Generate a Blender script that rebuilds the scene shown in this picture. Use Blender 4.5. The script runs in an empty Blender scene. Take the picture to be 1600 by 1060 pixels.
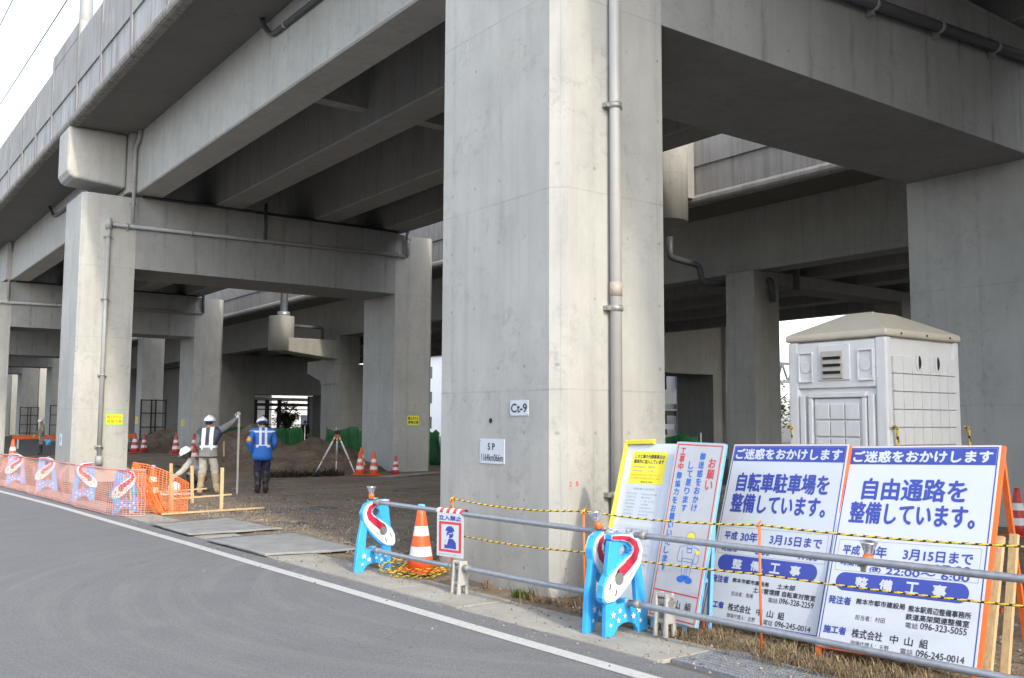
import bpy, bmesh, math, random
from mathutils import Vector, Matrix, noise as mnoise
R = math.radians
rnd = random.Random(11)
S = bpy.context.scene
COL = S.collection

# ------------------------------------------------------------------ camera, sky, sun, exposure
cam = bpy.data.cameras.new('camera')
cam_o = bpy.data.objects.new('camera', cam); COL.objects.link(cam_o); S.camera = cam_o
cam.sensor_width = 36.0
cam.lens = 1482.5 / 1600 * 36
cam.clip_start = 0.05; cam.clip_end = 3000
_yaw, _pit, _rol = R(36.413), R(5.033), R(0.2475)
_f = Vector((math.sin(_yaw)*math.cos(_pit), math.cos(_yaw)*math.cos(_pit), math.sin(_pit)))
_r = Vector((math.cos(_yaw), -math.sin(_yaw), 0)); _u = _r.cross(_f)
_r2 = math.cos(_rol)*_r + math.sin(_rol)*_u; _u2 = -math.sin(_rol)*_r + math.cos(_rol)*_u
cam_o.matrix_world = Matrix(((_r2.x, _u2.x, -_f.x, 0), (_r2.y, _u2.y, -_f.y, 0), (_r2.z, _u2.z, -_f.z, 1.65), (0, 0, 0, 1)))

SUN_EL, SUN_AZ = R(33), R(188)          # azimuth clockwise from +Y
world = bpy.data.worlds.new('World'); S.world = world; world.use_nodes = True
wn = world.node_tree
sky = wn.nodes.new('ShaderNodeTexSky'); sky.sky_type = 'NISHITA'; sky.sun_disc = False
sky.sun_elevation = SUN_EL; sky.sun_rotation = SUN_AZ
sky.air_density = 1.0; sky.dust_density = 2.0; sky.ozone_density = 2.0
bg = wn.nodes['Background']; bg.inputs[1].default_value = 0.15
hs = wn.nodes.new('ShaderNodeHueSaturation'); hs.inputs['Saturation'].default_value = .56
wn.links.new(sky.outputs[0], hs.inputs['Color']); wn.links.new(hs.outputs[0], bg.inputs[0])      # thin winter haze: pale sky
sun = bpy.data.lights.new('sun', 'SUN'); sun.energy = 0.75; sun.angle = R(2.2); sun.color = (1.0, 0.92, 0.74)
sun_o = bpy.data.objects.new('sun', sun); COL.objects.link(sun_o)
_d = Vector((-math.sin(SUN_AZ)*math.cos(SUN_EL), -math.cos(SUN_AZ)*math.cos(SUN_EL), -math.sin(SUN_EL)))
sun_o.rotation_euler = _d.to_track_quat('-Z', 'Y').to_euler(); sun_o.location = (-5, -30, 30)
S.view_settings.view_transform = 'Standard'; S.view_settings.look = 'None'
S.view_settings.exposure = 1.82; S.view_settings.gamma = 1.0
S.render.engine = 'CYCLES'
S.cycles.max_bounces = 8; S.cycles.diffuse_bounces = 2
S.cycles.use_denoising = True

# ------------------------------------------------------------------ helpers
class MB:
    def __init__(s): s.v = []; s.f = []; s.m = []; s.s = []
    def add(s, vs, fs, mi=0, smooth=False):
        b = len(s.v); s.v += [tuple(v) for v in vs]
        for f in fs:
            s.f.append([b+i for i in f]); s.m.append(mi); s.s.append(smooth)
        return s
    def box(s, x0, x1, y0, y1, z0, z1, mi=0):
        vs = [(x, y, z) for z in (z0, z1) for y in (y0, y1) for x in (x0, x1)]
        return s.add(vs, [(0,2,3,1),(4,5,7,6),(0,1,5,4),(2,6,7,3),(0,4,6,2),(1,3,7,5)], mi)
    def obox(s, c, size, rot=None, mi=0):
        rot = rot or Matrix.Identity(3); c = Vector(c); h = Vector(size)/2
        vs = [c + rot @ Vector((x*h.x, y*h.y, z*h.z)) for z in (-1, 1) for y in (-1, 1) for x in (-1, 1)]
        return s.add(vs, [(0,2,3,1),(4,5,7,6),(0,1,5,4),(2,6,7,3),(0,4,6,2),(1,3,7,5)], mi)
    def bar(s, a, b, w, t, up=(0, 0, 1), mi=0):
        a = Vector(a); b = Vector(b); d = b-a; L = d.length; d.normalize()
        x = Vector(up).cross(d)
        if x.length < 1e-4: x = Vector((1, 0, 0)).cross(d)
        x.normalize(); y = d.cross(x)
        return s.obox((a+b)/2, (w, t, L), Matrix((x, y, d)).transposed(), mi)
    def tube(s, pts, r, n=10, mi=0, caps=True, pat=None):
        pts = [Vector(p) for p in pts]; rs = r if isinstance(r, (list, tuple)) else [r]*len(pts)
        b = len(s.v); prev = None
        for i, p in enumerate(pts):
            d = (pts[min(i+1, len(pts)-1)] - pts[max(i-1, 0)]).normalized()
            if prev is None:
                x = d.cross(Vector((0, 0, 1)))
                if x.length < 0.05: x = d.cross(Vector((0, 1, 0)))
            else: x = prev - d*prev.dot(d)
            x.normalize(); prev = x; y = d.cross(x)
            for k in range(n):
                a = 2*math.pi*k/n
                s.v.append(tuple(p + (x*math.cos(a) + y*math.sin(a))*rs[i]))
        for i in range(len(pts)-1):
            for k in range(n):
                k2 = (k+1) % n
                s.f.append([b+i*n+k, b+i*n+k2, b+(i+1)*n+k2, b+(i+1)*n+k])
                s.m.append(pat(i, k) if pat else mi); s.s.append(True)
        if caps:
            s.f.append([b+k for k in reversed(range(n))]); s.m.append(mi); s.s.append(False)
            e = b+(len(pts)-1)*n
            s.f.append([e+k for k in range(n)]); s.m.append(mi); s.s.append(False)
        return s
    def lathe(s, prof, c=(0, 0, 0), n=24, mi=0, mis=None, smooth=True):
        b = len(s.v); c = Vector(c)
        for r, z in prof:
            for k in range(n):
                a = 2*math.pi*k/n; s.v.append((c.x+r*math.cos(a), c.y+r*math.sin(a), c.z+z))
        for i in range(len(prof)-1):
            for k in range(n):
                k2 = (k+1) % n
                s.f.append([b+i*n+k, b+i*n+k2, b+(i+1)*n+k2, b+(i+1)*n+k])
                s.m.append(mis[i] if mis else mi); s.s.append(smooth)
        s.f.append([b+k for k in reversed(range(n))]); s.m.append(mis[0] if mis else mi); s.s.append(False)
        e = b+(len(prof)-1)*n
        s.f.append([e+k for k in range(n)]); s.m.append(mis[-1] if mis else mi); s.s.append(False)
        return s
    def ell(s, c, r, nu=16, nv=10, mi=0, rot=None, fn=None):
        c = Vector(c); r = Vector(r) if hasattr(r, '__len__') else Vector((r, r, r)); b = len(s.v); rot = rot or Matrix.Identity(3)
        for i in range(nv+1):
            t = math.pi*i/nv
            for k in range(nu):
                a = 2*math.pi*k/nu
                p = Vector((math.sin(t)*math.cos(a), math.sin(t)*math.sin(a), math.cos(t)))
                q = Vector((p.x*r.x, p.y*r.y, p.z*r.z))
                if fn: q = fn(q, p)
                s.v.append(tuple(c + rot @ q))
        for i in range(nv):
            for k in range(nu):
                k2 = (k+1) % nu
                s.f.append([b+i*nu+k, b+(i+1)*nu+k, b+(i+1)*nu+k2, b+i*nu+k2]); s.m.append(mi); s.s.append(True)
        return s
    def prism(s, poly, o, u, v, n, d0, d1, mi=0, side=None):
        """polygon in (u,v) extruded along n from d0 to d1"""
        o = Vector(o); u = Vector(u); v = Vector(v); n = Vector(n); k = len(poly)
        A = [o+u*a+v*b+n*d0 for a, b in poly]; B = [o+u*a+v*b+n*d1 for a, b in poly]
        s.add(A+B, [tuple(reversed(range(k))), tuple(range(k, 2*k))], mi)
        b = len(s.v)-2*k
        for i in range(k):
            j = (i+1) % k
            s.f.append([b+i, b+j, b+k+j, b+k+i]); s.m.append(mi if side is None else side); s.s.append(False)
        return s
    def build(s, name, mats, parent=None, world=False, bevel=0, fixn=True, seg=2):
        me = bpy.data.meshes.new(name)
        off = Vector((0, 0, 0))
        if world:
            p = parent
            while p: off += p.location; p = p.parent
        me.from_pydata([(v[0]-off.x, v[1]-off.y, v[2]-off.z) for v in s.v], [], s.f)
        if not isinstance(mats, (list, tuple)): mats = [mats]
        for m in mats: me.materials.append(m)
        me.polygons.foreach_set('material_index', s.m); me.polygons.foreach_set('use_smooth', s.s)
        me.validate()
        if fixn:
            bm = bmesh.new(); bm.from_mesh(me); bmesh.ops.recalc_face_normals(bm, faces=bm.faces); bm.to_mesh(me); bm.free()
        me.update()
        o = bpy.data.objects.new(name, me); COL.objects.link(o)
        if parent: o.parent = parent
        if bevel:
            md = o.modifiers.new('bevel', 'BEVEL'); md.width = bevel; md.segments = seg; md.limit_method = 'ANGLE'; md.angle_limit = R(40)
        return o

def tag(o, label, cat, group=None, kind=None):
    o['label'] = label; o['category'] = cat
    if group: o['group'] = group
    if kind: o['kind'] = kind
    return o
def thing(name, label, cat, loc=(0, 0, 0), rz=0, group=None):
    o = bpy.data.objects.new(name, None); COL.objects.link(o); o.empty_display_size = .1
    o.location = loc; o.rotation_euler = (0, 0, rz)
    return tag(o, label, cat, group)
def struct(o, kind='structure'): o['kind'] = kind; return o
def dup(root, loc, rz, label, group=None, scale=None):
    def cp(o, par):
        c = o.copy(); COL.objects.link(c)
        if par: c.parent = par
        for ch in [x for x in COL.objects if x.parent == o]: cp(ch, c)
        return c
    r = cp(root, None); r.location = loc; r.rotation_euler = (0, 0, rz); r['label'] = label
    if group: r['group'] = group
    if scale: r.scale = scale
    return r

# ------------------------------------------------------------------ materials
class NT:
    def __init__(s, name):
        s.mat = bpy.data.materials.new(name); s.mat.use_nodes = True; s.t = s.mat.node_tree
        s.b = s.t.nodes['Principled BSDF']
    def n(s, typ, **kw):
        nd = s.t.nodes.new('ShaderNode'+typ)
        for k, v in kw.items(): setattr(nd, k, v)
        return nd
    def put(s, sock, v):
        if isinstance(v, bpy.types.NodeSocket): s.t.links.new(v, sock)
        elif isinstance(v, (tuple, list)) and len(v) == 3 and sock.type == 'RGBA': sock.default_value = (*v, 1)
        else: sock.default_value = v
    def m(s, op, a, b=0.0, c=None, clamp=False):
        nd = s.n('Math', operation=op, use_clamp=clamp); s.put(nd.inputs[0], a); s.put(nd.inputs[1], b)
        if c is not None: s.put(nd.inputs[2], c)
        return nd.outputs[0]
    def mix(s, f, a, b, blend='MIX'):
        nd = s.n('Mix', data_type='RGBA', blend_type=blend); s.put(nd.inputs[0], f); s.put(nd.inputs[6], a); s.put(nd.inputs[7], b)
        return nd.outputs[2]
    def noise(s, vec, scale, detail=4, rough=.55, dist=0):
        nd = s.n('TexNoise'); s.put(nd.inputs['Vector'], vec); nd.inputs['Scale'].default_value = scale
        nd.inputs['Detail'].default_value = detail; nd.inputs['Roughness'].default_value = rough; nd.inputs['Distortion'].default_value = dist
        return nd.outputs['Fac']
    def scale(s, vec, sc):
        nd = s.n('VectorMath', operation='MULTIPLY'); s.put(nd.inputs[0], vec); nd.inputs[1].default_value = sc
        return nd.outputs[0]
    def ramp(s, f, a, b, lo=0.0, hi=1.0):
        nd = s.n('MapRange', clamp=True); s.put(nd.inputs[0], f); nd.inputs[1].default_value = a; nd.inputs[2].default_value = b
        nd.inputs[3].default_value = lo; nd.inputs[4].default_value = hi
        return nd.outputs[0]
    def pos(s): return s.n('NewGeometry').outputs['Position']
    def nor(s): return s.n('NewGeometry').outputs['True Normal']
    def obj(s): return s.n('TexCoord').outputs['Object']
    def xyz(s, v):
        nd = s.n('SeparateXYZ'); s.put(nd.inputs[0], v); return nd.outputs
    def comb(s, x, y, z):
        nd = s.n('CombineXYZ'); s.put(nd.inputs[0], x); s.put(nd.inputs[1], y); s.put(nd.inputs[2], z); return nd.outputs[0]
    def bump(s, h, strength=.3, dist=.01):
        nd = s.n('Bump'); s.put(nd.inputs['Height'], h); nd.inputs['Strength'].default_value = strength; nd.inputs['Distance'].default_value = dist
        s.t.links.new(nd.outputs[0], s.b.inputs['Normal'])
    def out(s, col, rough=.8, metal=0.0, spec=None):
        s.put(s.b.inputs['Base Color'], col); s.put(s.b.inputs['Roughness'], rough); s.put(s.b.inputs['Metallic'], metal)
        if spec is not None: s.b.inputs['Specular IOR Level'].default_value = spec
        return s.mat

def paint(name, col, rough=.45, metal=0.0, var=.12, sc=18, dirt=None, dirt_amt=.25, spec=None, bump=0.0):
    n = NT(name); p = n.pos()
    f = n.noise(p, sc, 5, .6)
    a = tuple(c*(1-var) for c in col); b = tuple(min(1, c*(1+var)) for c in col)
    c = n.mix(n.ramp(f, .3, .7), a, b)
    if dirt:
        g = n.noise(n.scale(p, (2.2, 2.2, .7)), 4, 6, .65)
        c = n.mix(n.ramp(g, .52, .78, 0, dirt_amt), c, dirt)
    if bump: n.bump(n.noise(p, sc*4, 3), bump, .004)
    return n.out(c, n.ramp(f, .2, .8, rough*.85, min(1, rough*1.2)), metal, spec)

def concrete(name, base=(.42, .415, .395), marks=True, streak=.45, seam=.26):
    n = NT(name); p = n.pos(); X, Y, Z = n.xyz(p); nx, ny, nz = n.xyz(n.nor())
    big = n.noise(p, .55, 4, .6); mid = n.noise(n.scale(p, (1, 1, .45)), 2.6, 6, .62); fin = n.noise(p, 38, 3, .6)
    stk = n.noise(n.scale(p, (3.2, 3.2, .16)), 2.2, 5, .6)
    c = n.mix(n.ramp(big, .3, .7), tuple(x*.9 for x in base), tuple(x*1.06 for x in base))
    c = n.mix(n.ramp(mid, .35, .75, 0, .22), c, (base[0]*1.08, base[1]*1.06, base[2]*.97))
    c = n.mix(n.ramp(mid, .58, .3, 0, .42), c, tuple(x*.70 for x in base))
    cl = n.noise(n.scale(p, (1, 1, .7)), 1.15, 7, .68, .4)
    c = n.mix(n.ramp(cl, .5, .68, 0, .34), c, (base[0]*.68, base[1]*.675, base[2]*.62))
    c = n.mix(n.ramp(cl, .45, .3, 0, .3), c, (base[0]*1.12, base[1]*1.11, base[2]*1.05))
    c = n.mix(n.ramp(stk, .53, .75, 0, streak), c, tuple(x*.62 for x in base))
    c = n.mix(n.ramp(fin, .35, .7, 0, .16), c, tuple(x*.8 for x in base))
    blot = n.noise(p, 7.5, 7, .78, .5); bm_ = n.ramp(n.noise(p, 1.25, 3, .6), .46, .62)
    c = n.mix(n.m('MULTIPLY', n.ramp(blot, .5, .64, 0, .55), bm_), c, tuple(x*.6 for x in base))
    vo = n.n('TexVoronoi'); n.put(vo.inputs['Vector'], p); vo.inputs['Scale'].default_value = 9.0
    pore = n.ramp(vo.outputs['Distance'], .03, .05, .55, 0)
    c = n.mix(pore, c, tuple(x*.45 for x in base))
    h = n.m('MULTIPLY', fin, .25)
    h = n.m('ADD', h, n.m('MULTIPLY', mid, .6))
    if marks:
        isx = n.m('GREATER_THAN', n.m('ABSOLUTE', nx), .6)
        T = n.m('ADD', n.m('MULTIPLY', isx, Y), n.m('MULTIPLY', n.m('SUBTRACT', 1, isx), X))
        vert = n.m('LESS_THAN', n.m('ABSOLUTE', nz), .5)
        wob = n.m('MULTIPLY', n.m('SUBTRACT', n.noise(p, 1.5, 3), .5), .02)
        def line(coord, period, off, w):
            a = n.m('FRACT', n.m('ADD', n.m('DIVIDE', n.m('ADD', n.m('ADD', coord, wob), off), period), .5))
            return n.m('LESS_THAN', n.m('ABSOLUTE', n.m('SUBTRACT', a, .5)), w/period)
        hl = n.m('MULTIPLY', line(Z, 1.98, -5.93+1.98*4, .009), vert)
        vl = n.m('MULTIPLY', line(T, .9, .13, .006), vert)
        vfade = n.ramp(n.noise(p, .9, 2), .42, .62)
        c = n.mix(n.m('MULTIPLY', hl, n.ramp(n.noise(p, 2.2, 3), .3, .7, .06, .42)), c, tuple(x*.5 for x in base))
        c = n.mix(n.m('MULTIPLY', n.m('MULTIPLY', vl, vfade), seam), c, tuple(x*.5 for x in base))
        sd = n.m('ABSOLUTE', n.m('SUBTRACT', n.m('FRACT', n.m('ADD', n.m('DIVIDE', n.m('ADD', T, .13), .9), .5)), .5))
        sg = n.m('MULTIPLY', n.ramp(sd, .10, 0), n.ramp(n.noise(n.scale(p, (2.5, 2.5, .8)), 2, 6, .7), .42, .66))
        c = n.mix(n.m('MULTIPLY', n.m('MULTIPLY', sg, vert), min(1, seam*1.1)), c, tuple(x*.45 for x in base))
        # stain beneath horizontal joints
        below = n.m('FRACT', n.m('DIVIDE', n.m('ADD', Z, -5.93+1.98*4), 1.98))
        st2 = n.m('MULTIPLY', n.ramp(below, .8, 1.0), n.ramp(n.noise(n.scale(p, (4, 4, .3)), 2, 4), .5, .7, 0, .3))
        c = n.mix(n.m('MULTIPLY', st2, vert), c, tuple(x*.66 for x in base))
        # form tie holes
        da = n.m('MULTIPLY', n.m('SUBTRACT', n.m('FRACT', n.m('DIVIDE', n.m('ADD', T, .33), .45)), .5), .45)
        db = n.m('MULTIPLY', n.m('SUBTRACT', n.m('FRACT', n.m('DIVIDE', n.m('ADD', Z, .1), .66)), .5), .66)
        rr = n.m('SQRT', n.m('ADD', n.m('MULTIPLY', da, da), n.m('MULTIPLY', db, db)))
        hole = n.m('MULTIPLY', n.ramp(rr, .014, .022, 1, 0), vert)
        hole = n.m('MULTIPLY', hole, n.ramp(n.noise(p, 1.3, 2), .42, .62, .0, .6))
        c = n.mix(hole, c, tuple(x*.42 for x in base))
        h = n.m('SUBTRACT', h, n.m('ADD', n.m('MULTIPLY', hl, .5), n.m('MULTIPLY', hole, .6)))
    n.bump(h, .22, .012)
    return n.out(c, n.ramp(mid, .3, .7, .78, .95), 0, .3)

CONC = concrete('concrete_cast', (.44, .436, .41), True, .30)
CONCB = concrete('concrete_beam_shaded', (.32, .32, .31), True, .42, .65)  # seam grime, plus a darker base carrying the shade under the deck
CONCG = concrete('concrete_inner_girder_shaded', (.30, .295, .28), True, .6, .5)  # same concrete as the outer girder, darkened to carry under-deck shade
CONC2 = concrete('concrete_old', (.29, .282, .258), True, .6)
CONCD = concrete('concrete_soffit_shaded', (.17, .165, .15), False, .2)  # base darkened so the colour carries the shade of the deck underside
def parapet_mat(name, base, streak):
    n = NT(name); p = n.pos()
    st = n.noise(n.scale(p, (5, 5, .22)), 1.6, 6, .65); b = n.noise(p, 1.1, 5, .6); f = n.noise(p, 30, 3)
    c = n.mix(n.ramp(b, .3, .7), tuple(x*.85 for x in base), tuple(x*1.08 for x in base))
    c = n.mix(n.ramp(st, .47, .68, 0, streak), c, tuple(x*.38 for x in base))
    c = n.mix(n.ramp(f, .4, .7, 0, .2), c, tuple(x*.75 for x in base))
    n.bump(f, .2, .008)
    return n.out(c, .9, 0, .25)
PARA = parapet_mat('concrete_parapet', (.36, .352, .34), .5)
PARAB = parapet_mat('concrete_parapet_streaked', (.41, .405, .40), .85)
PARAR = parapet_mat('concrete_rib', (.27, .265, .26), .5)
ROLL = parapet_mat('concrete_blackened_edge', (.30, .28, .25), .95)

def ground_mat():
    n = NT('site_dirt'); p = n.pos()
    a = n.noise(p, .35, 5, .6); b = n.noise(p, 2.2, 6, .7); c_ = n.noise(p, 24, 5, .75); d = n.noise(n.scale(p, (.5, 1.6, 1)), 1.1, 5, .65)
    c = n.mix(n.ramp(a, .35, .65), (.20, .145, .094), (.30, .235, .168))
    c = n.mix(n.ramp(d, .5, .72, 0, .75), c, (.15, .11, .075))
    c = n.mix(n.ramp(b, .5, .75, 0, .6), c, (.41, .355, .28))
    c = n.mix(n.ramp(c_, .45, .72, 0, .5), c, (.12, .098, .075))
    vo = n.n('TexVoronoi'); n.put(vo.inputs['Vector'], p); vo.inputs['Scale'].default_value = 34
    c = n.mix(n.ramp(vo.outputs['Distance'], .15, .3, .4, 0), c, (.33, .32, .30))
    h = n.m('ADD', n.m('MULTIPLY', c_, .5), n.m('MULTIPLY', b, 1.0))
    h = n.m('ADD', h, n.m('MULTIPLY', vo.outputs['Distance'], -.35))
    n.bump(h, .8, .05)
    return n.out(c, .95, 0, .2)
DIRT = ground_mat()
def mound_mat():
    n = NT('mound_soil'); p = n.pos()
    a = n.noise(p, 1.4, 6, .7); b = n.noise(p, 12, 6, .75)
    c = n.mix(n.ramp(a, .35, .7), (.115, .084, .056), (.21, .16, .112))
    c = n.mix(n.ramp(b, .5, .75, 0, .6), c, (.30, .245, .185))
    n.bump(n.m('ADD', a, n.m('MULTIPLY', b, .6)), .45, .05)
    return n.out(c, .97, 0, .15)
SOIL = mound_mat()
def road_mat():
    n = NT('asphalt'); p = n.pos(); X, Y, Z = n.xyz(p)
    f = n.noise(p, 95, 4, .8); m_ = n.noise(p, 1.2, 5, .6); g = n.noise(p, 14, 4, .6); gr = n.noise(p, 34, 3, .85)
    c = n.mix(n.ramp(f, .36, .64), (.105, .108, .115), (.265, .27, .28))
    c = n.mix(n.ramp(m_, .35, .7, 0, .35), c, (.125, .125, .128))
    # dusty tyre sweeps turning out of the site
    dx = n.m('SUBTRACT', X, 7.2); dy = n.m('SUBTRACT', Y, 8.0)
    rad = n.m('SQRT', n.m('ADD', n.m('MULTIPLY', dx, dx), n.m('MULTIPLY', dy, dy)))
    ang = n.m('ARCTAN2', dy, dx)
    v = n.comb(n.m('MULTIPLY', rad, 4.2), n.m('MULTIPLY', ang, 1.3), 0)
    sw = n.noise(v, 1.0, 6, .68, .4)
    near = n.m('MULTIPLY', n.ramp(rad, 2.2, 3.6), n.ramp(rad, 9.0, 5.6))
    c = n.mix(n.m('MULTIPLY', n.ramp(sw, .48, .75, 0, .55), near), c, (.27, .262, .245))
    v2 = n.comb(n.m('MULTIPLY', X, 3.0), n.m('MULTIPLY', Y, .12), 0)
    c = n.mix(n.ramp(n.noise(v2, 1, 5, .6), .5, .75, 0, .14), c, (.22, .215, .205))
    c = n.mix(n.ramp(g, .55, .8, 0, .2), c, (.07, .07, .075))
    c = n.mix(n.ramp(gr, .5, .7, 0, .5), c, (.085, .086, .09)); c = n.mix(n.ramp(gr, .45, .3, 0, .4), c, (.24, .24, .24))
    st = n.noise(p, .8, 5, .7, .8)
    c = n.mix(n.ramp(st, .6, .72, 0, .3), c, (.075, .076, .08))
    vc = n.n('TexVoronoi', feature='DISTANCE_TO_EDGE'); wv = n.n('VectorMath', operation='ADD'); nz_ = n.n('TexNoise'); nz_.inputs['Scale'].default_value = 2.5
    n.put(nz_.inputs['Vector'], p); n.put(wv.inputs[0], n.scale(p, (.28, .2, 1))); n.put(wv.inputs[1], n.scale(nz_.outputs['Color'], (.25, .25, 0))); n.put(vc.inputs['Vector'], wv.outputs[0]); vc.inputs['Scale'].default_value = 1.0
    c = n.mix(n.m('MULTIPLY', n.ramp(vc.outputs['Distance'], .003, .0012, 0, .22), n.ramp(n.noise(p, .35, 2), .5, .58)), c, (.04, .04, .042))
    vs_ = n.n('TexVoronoi'); n.put(vs_.inputs['Vector'], p); vs_.inputs['Scale'].default_value = 60
    c = n.mix(n.ramp(vs_.outputs['Distance'], .16, .26, .5, 0), c, (.30, .30, .30))
    n.bump(n.m('ADD', f, n.m('MULTIPLY', g, .4)), .7, .008)
    return n.out(c, .86, 0, .3)
ROAD = road_mat()
def line_mat():
    n = NT('road_paint'); p = n.pos()
    w = n.noise(p, 30, 5, .7); g = n.noise(p, 1.5, 4)
    c = n.mix(n.ramp(n.noise(p, 9, 6, .75), .48, .7, 0, .45), (.52, .52, .51), (.33, .33, .33))
    c = n.mix(n.ramp(w, .52, .68, 0, .6), c, (.25, .25, .255)) if True else n.mix(0, (.52, .52, .51), (.28, .28, .28))
    c = n.mix(n.ramp(g, .5, .75, 0, .3), c, (.5, .48, .43))
    n.bump(w, .25, .004)
    return n.out(c, .75, 0, .3)
LINE = line_mat()
def gutter_mat():
    n = NT('gutter_concrete'); p = n.pos(); X, Y, Z = n.xyz(p)
    a = n.noise(p, 1.6, 6, .65); f = n.noise(p, 60, 4, .7)
    c = n.mix(n.ramp(a, .35, .7), (.29, .275, .24), (.40, .385, .345))
    c = n.mix(n.ramp(f, .4, .75, 0, .35), c, (.28, .265, .24))
    d = n.noise(n.scale(p, (3, .7, 1)), 1.5, 5, .7)
    c = n.mix(n.ramp(d, .55, .75, 0, .5), c, (.19, .168, .135))
    n.bump(f, .35, .006)
    return n.out(c, .9, 0, .25)
GUT = gutter_mat()
WHITEP = paint('white_sign_sheet', (.56, .60, .65), .35, 0, .02, 6, (.6, .58, .55), .15)
GREYSHEET = paint('grey_sign_sheet', (.50, .51, .53), .4, 0, .04, 8, (.4, .39, .37), .3)
BLUEI = paint('blue_ink', (.045, .07, .36), .45, 0, .06)
BLUEV = paint('bright_blue_ink', (.035, .16, .62), .45, 0, .06)
BLACKI = paint('black_ink', (.035, .035, .045), .5, 0, .1)
GREYI = paint('grey_ink', (.33, .34, .36), .5, 0, .1)
REDI = paint('red_ink', (.62, .06, .06), .45, 0, .08)
YELS = paint('yellow_sheet', (.86, .74, .03), .4, 0, .05, 9, (.6, .5, .1), .2)
ORANGEI = paint('orange_ink', (.80, .30, .02), .45, 0, .05)
YELFRAME = paint('yellow_frame_paint', (.85, .72, .06), .4, 0, .06, 20, (.5, .4, .2), .25)
ORANGE = paint('orange_steel_paint', (.80, .16, .035), .4, 0, .1, 15, (.35, .12, .05), .35)
LBLUE = paint('light_blue_frame', (.16, .42, .72), .4, 0, .07)
STEEL = paint('galvanised_pipe', (.36, .38, .41), .42, .55, .14, 22, (.25, .23, .2), .3)
CLAMP = paint('dull_metal_clamp', (.36, .35, .33), .5, .5, .2, 30)
PVC = paint('grey_pvc_pipe', (.33, .335, .335), .4, 0, .06, 6, (.32, .31, .28), .35)
PVCL = paint('pale_beige_pipe', (.42, .415, .40), .4, 0, .05, 5, (.38, .36, .31), .3)
PVCB = paint('brown_pipe_joint', (.40, .35, .30), .5, 0, .08)
PIPED = paint('dark_pipe', (.055, .06, .065), .5, 0, .12)
RUST = paint('rusty_steel', (.14, .075, .05), .8, .2, .3, 25)
CYAN = paint('cyan_moulded_plastic', (.045, .38, .80), .38, 0, .07, 9, (.10, .28, .45), .3)
PWHITE = paint('white_moulded_plastic', (.74, .74, .74), .4, 0, .05, 12, (.45, .43, .4), .3)
PRED = paint('crimson_train_paint', (.47, .02, .055), .4, 0, .1, 14)
PGREY = paint('grey_windscreen', (.17, .17, .18), .45, 0, .08)
PBLACK = paint('black_plastic', (.02, .02, .023), .45, 0, .15)
STAND = paint('off_white_plastic_stand', (.40, .395, .38), .5, 0, .08, 14, (.35, .32, .28), .4)
CONEO = paint('cone_orange_vinyl', (.83, .12, .03), .42, 0, .09, 16, (.5, .2, .12), .3)
CONER = paint('cone_red_vinyl', (.55, .05, .04), .42, 0, .1, 16, (.3, .1, .08), .3)
CONEW = paint('cone_white_band', (.76, .75, .72), .35, 0, .05, 16, (.5, .45, .4), .35)
ROPEY = paint('rope_yellow', (.72, .52, .05), .7, 0, .12, 60)
ROPEB = paint('rope_black', (.025, .025, .025), .75, 0, .2, 60)
WOODM = None
def wood_mat():
    n = NT('raw_timber'); p = n.obj()
    g = n.noise(n.scale(p, (40, 40, 2.5)), 1.5, 5, .6, .5); k = n.noise(p, 7, 3)
    c = n.mix(n.ramp(g, .3, .7), (.50, .33, .17), (.68, .50, .29))
    c = n.mix(n.ramp(k, .6, .75, 0, .4), c, (.33, .21, .11))
    n.bump(g, .2, .004)
    return n.out(c, .75, 0, .25)
WOODM = wood_mat()
NETO = paint('orange_netting', (.88, .20, .045), .55, 0, .08, 20)
NETP = paint('pink_netting', (.72, .34, .29), .6, 0, .06, 10)
MAT = paint('grey_rubber_mat', (.26, .26, .255), .8, 0, .2, 3, (.38, .36, .33), .5, None, .3)
GREENN = None
def green_mat():
    n = NT('green_mesh_sheet'); p = n.pos()
    a = n.noise(n.scale(p, (3, 3, .5)), 2, 5, .6); b = n.noise(p, 14, 4)
    c = n.mix(n.ramp(a, .35, .7), (.008, .05, .016), (.025, .14, .04))
    c = n.mix(n.ramp(b, .45, .75, 0, .5), c, (.01, .05, .015))
    n.bump(a, .5, .05)
    return n.out(c, .8, 0, .2)
GREENN = green_mat()
TOIL = paint('ivory_toilet_plastic', (.70, .70, .685), .45, 0, .04, 5, (.5, .46, .38), .25)
TOILR = paint('beige_roof_plastic', (.56, .505, .40), .5, 0, .05, 5, (.42, .37, .29), .4)
TOILD = paint('toilet_groove', (.30, .30, .29), .6, 0, .1)
TOILV = paint('beige_vent_louvre', (.47, .44, .39), .5, 0, .08)
DARK = paint('dark_void', (.015, .015, .016), .8, 0, .1)
BIRON = paint('black_iron', (.03, .03, .033), .6, .3, .2)
SKINM = paint('skin', (.45, .27, .19), .55, 0, .06)
HAIR = paint('black_hair', (.015, .013, .012), .6, 0, .2)
HELM = paint('white_helmet', (.80, .80, .80), .3, 0, .02)
GLOVE = paint('white_glove', (.74, .74, .72), .8, 0, .05)
CGREY = paint('grey_jacket_cloth', (.20, .205, .20), .85, 0, .15, 12, None, 0, None, .4)
CLIGHT = paint('pale_grey_trouser_cloth', (.40, .385, .345), .85, 0, .12, 10, (.3, .26, .2), .3, None, .4)
BOOTT = paint('tan_boots', (.36, .28, .18), .75, 0, .15)
BOOTK = paint('black_boots', (.025, .025, .03), .5, 0, .2)
CBLUE = paint('bright_blue_jacket_cloth', (.02, .14, .50), .7, 0, .14, 10, None, 0, None, .5)
CNAVY = paint('navy_trouser_cloth', (.012, .016, .05), .8, 0, .2, 12, None, 0, None, .4)
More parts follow.
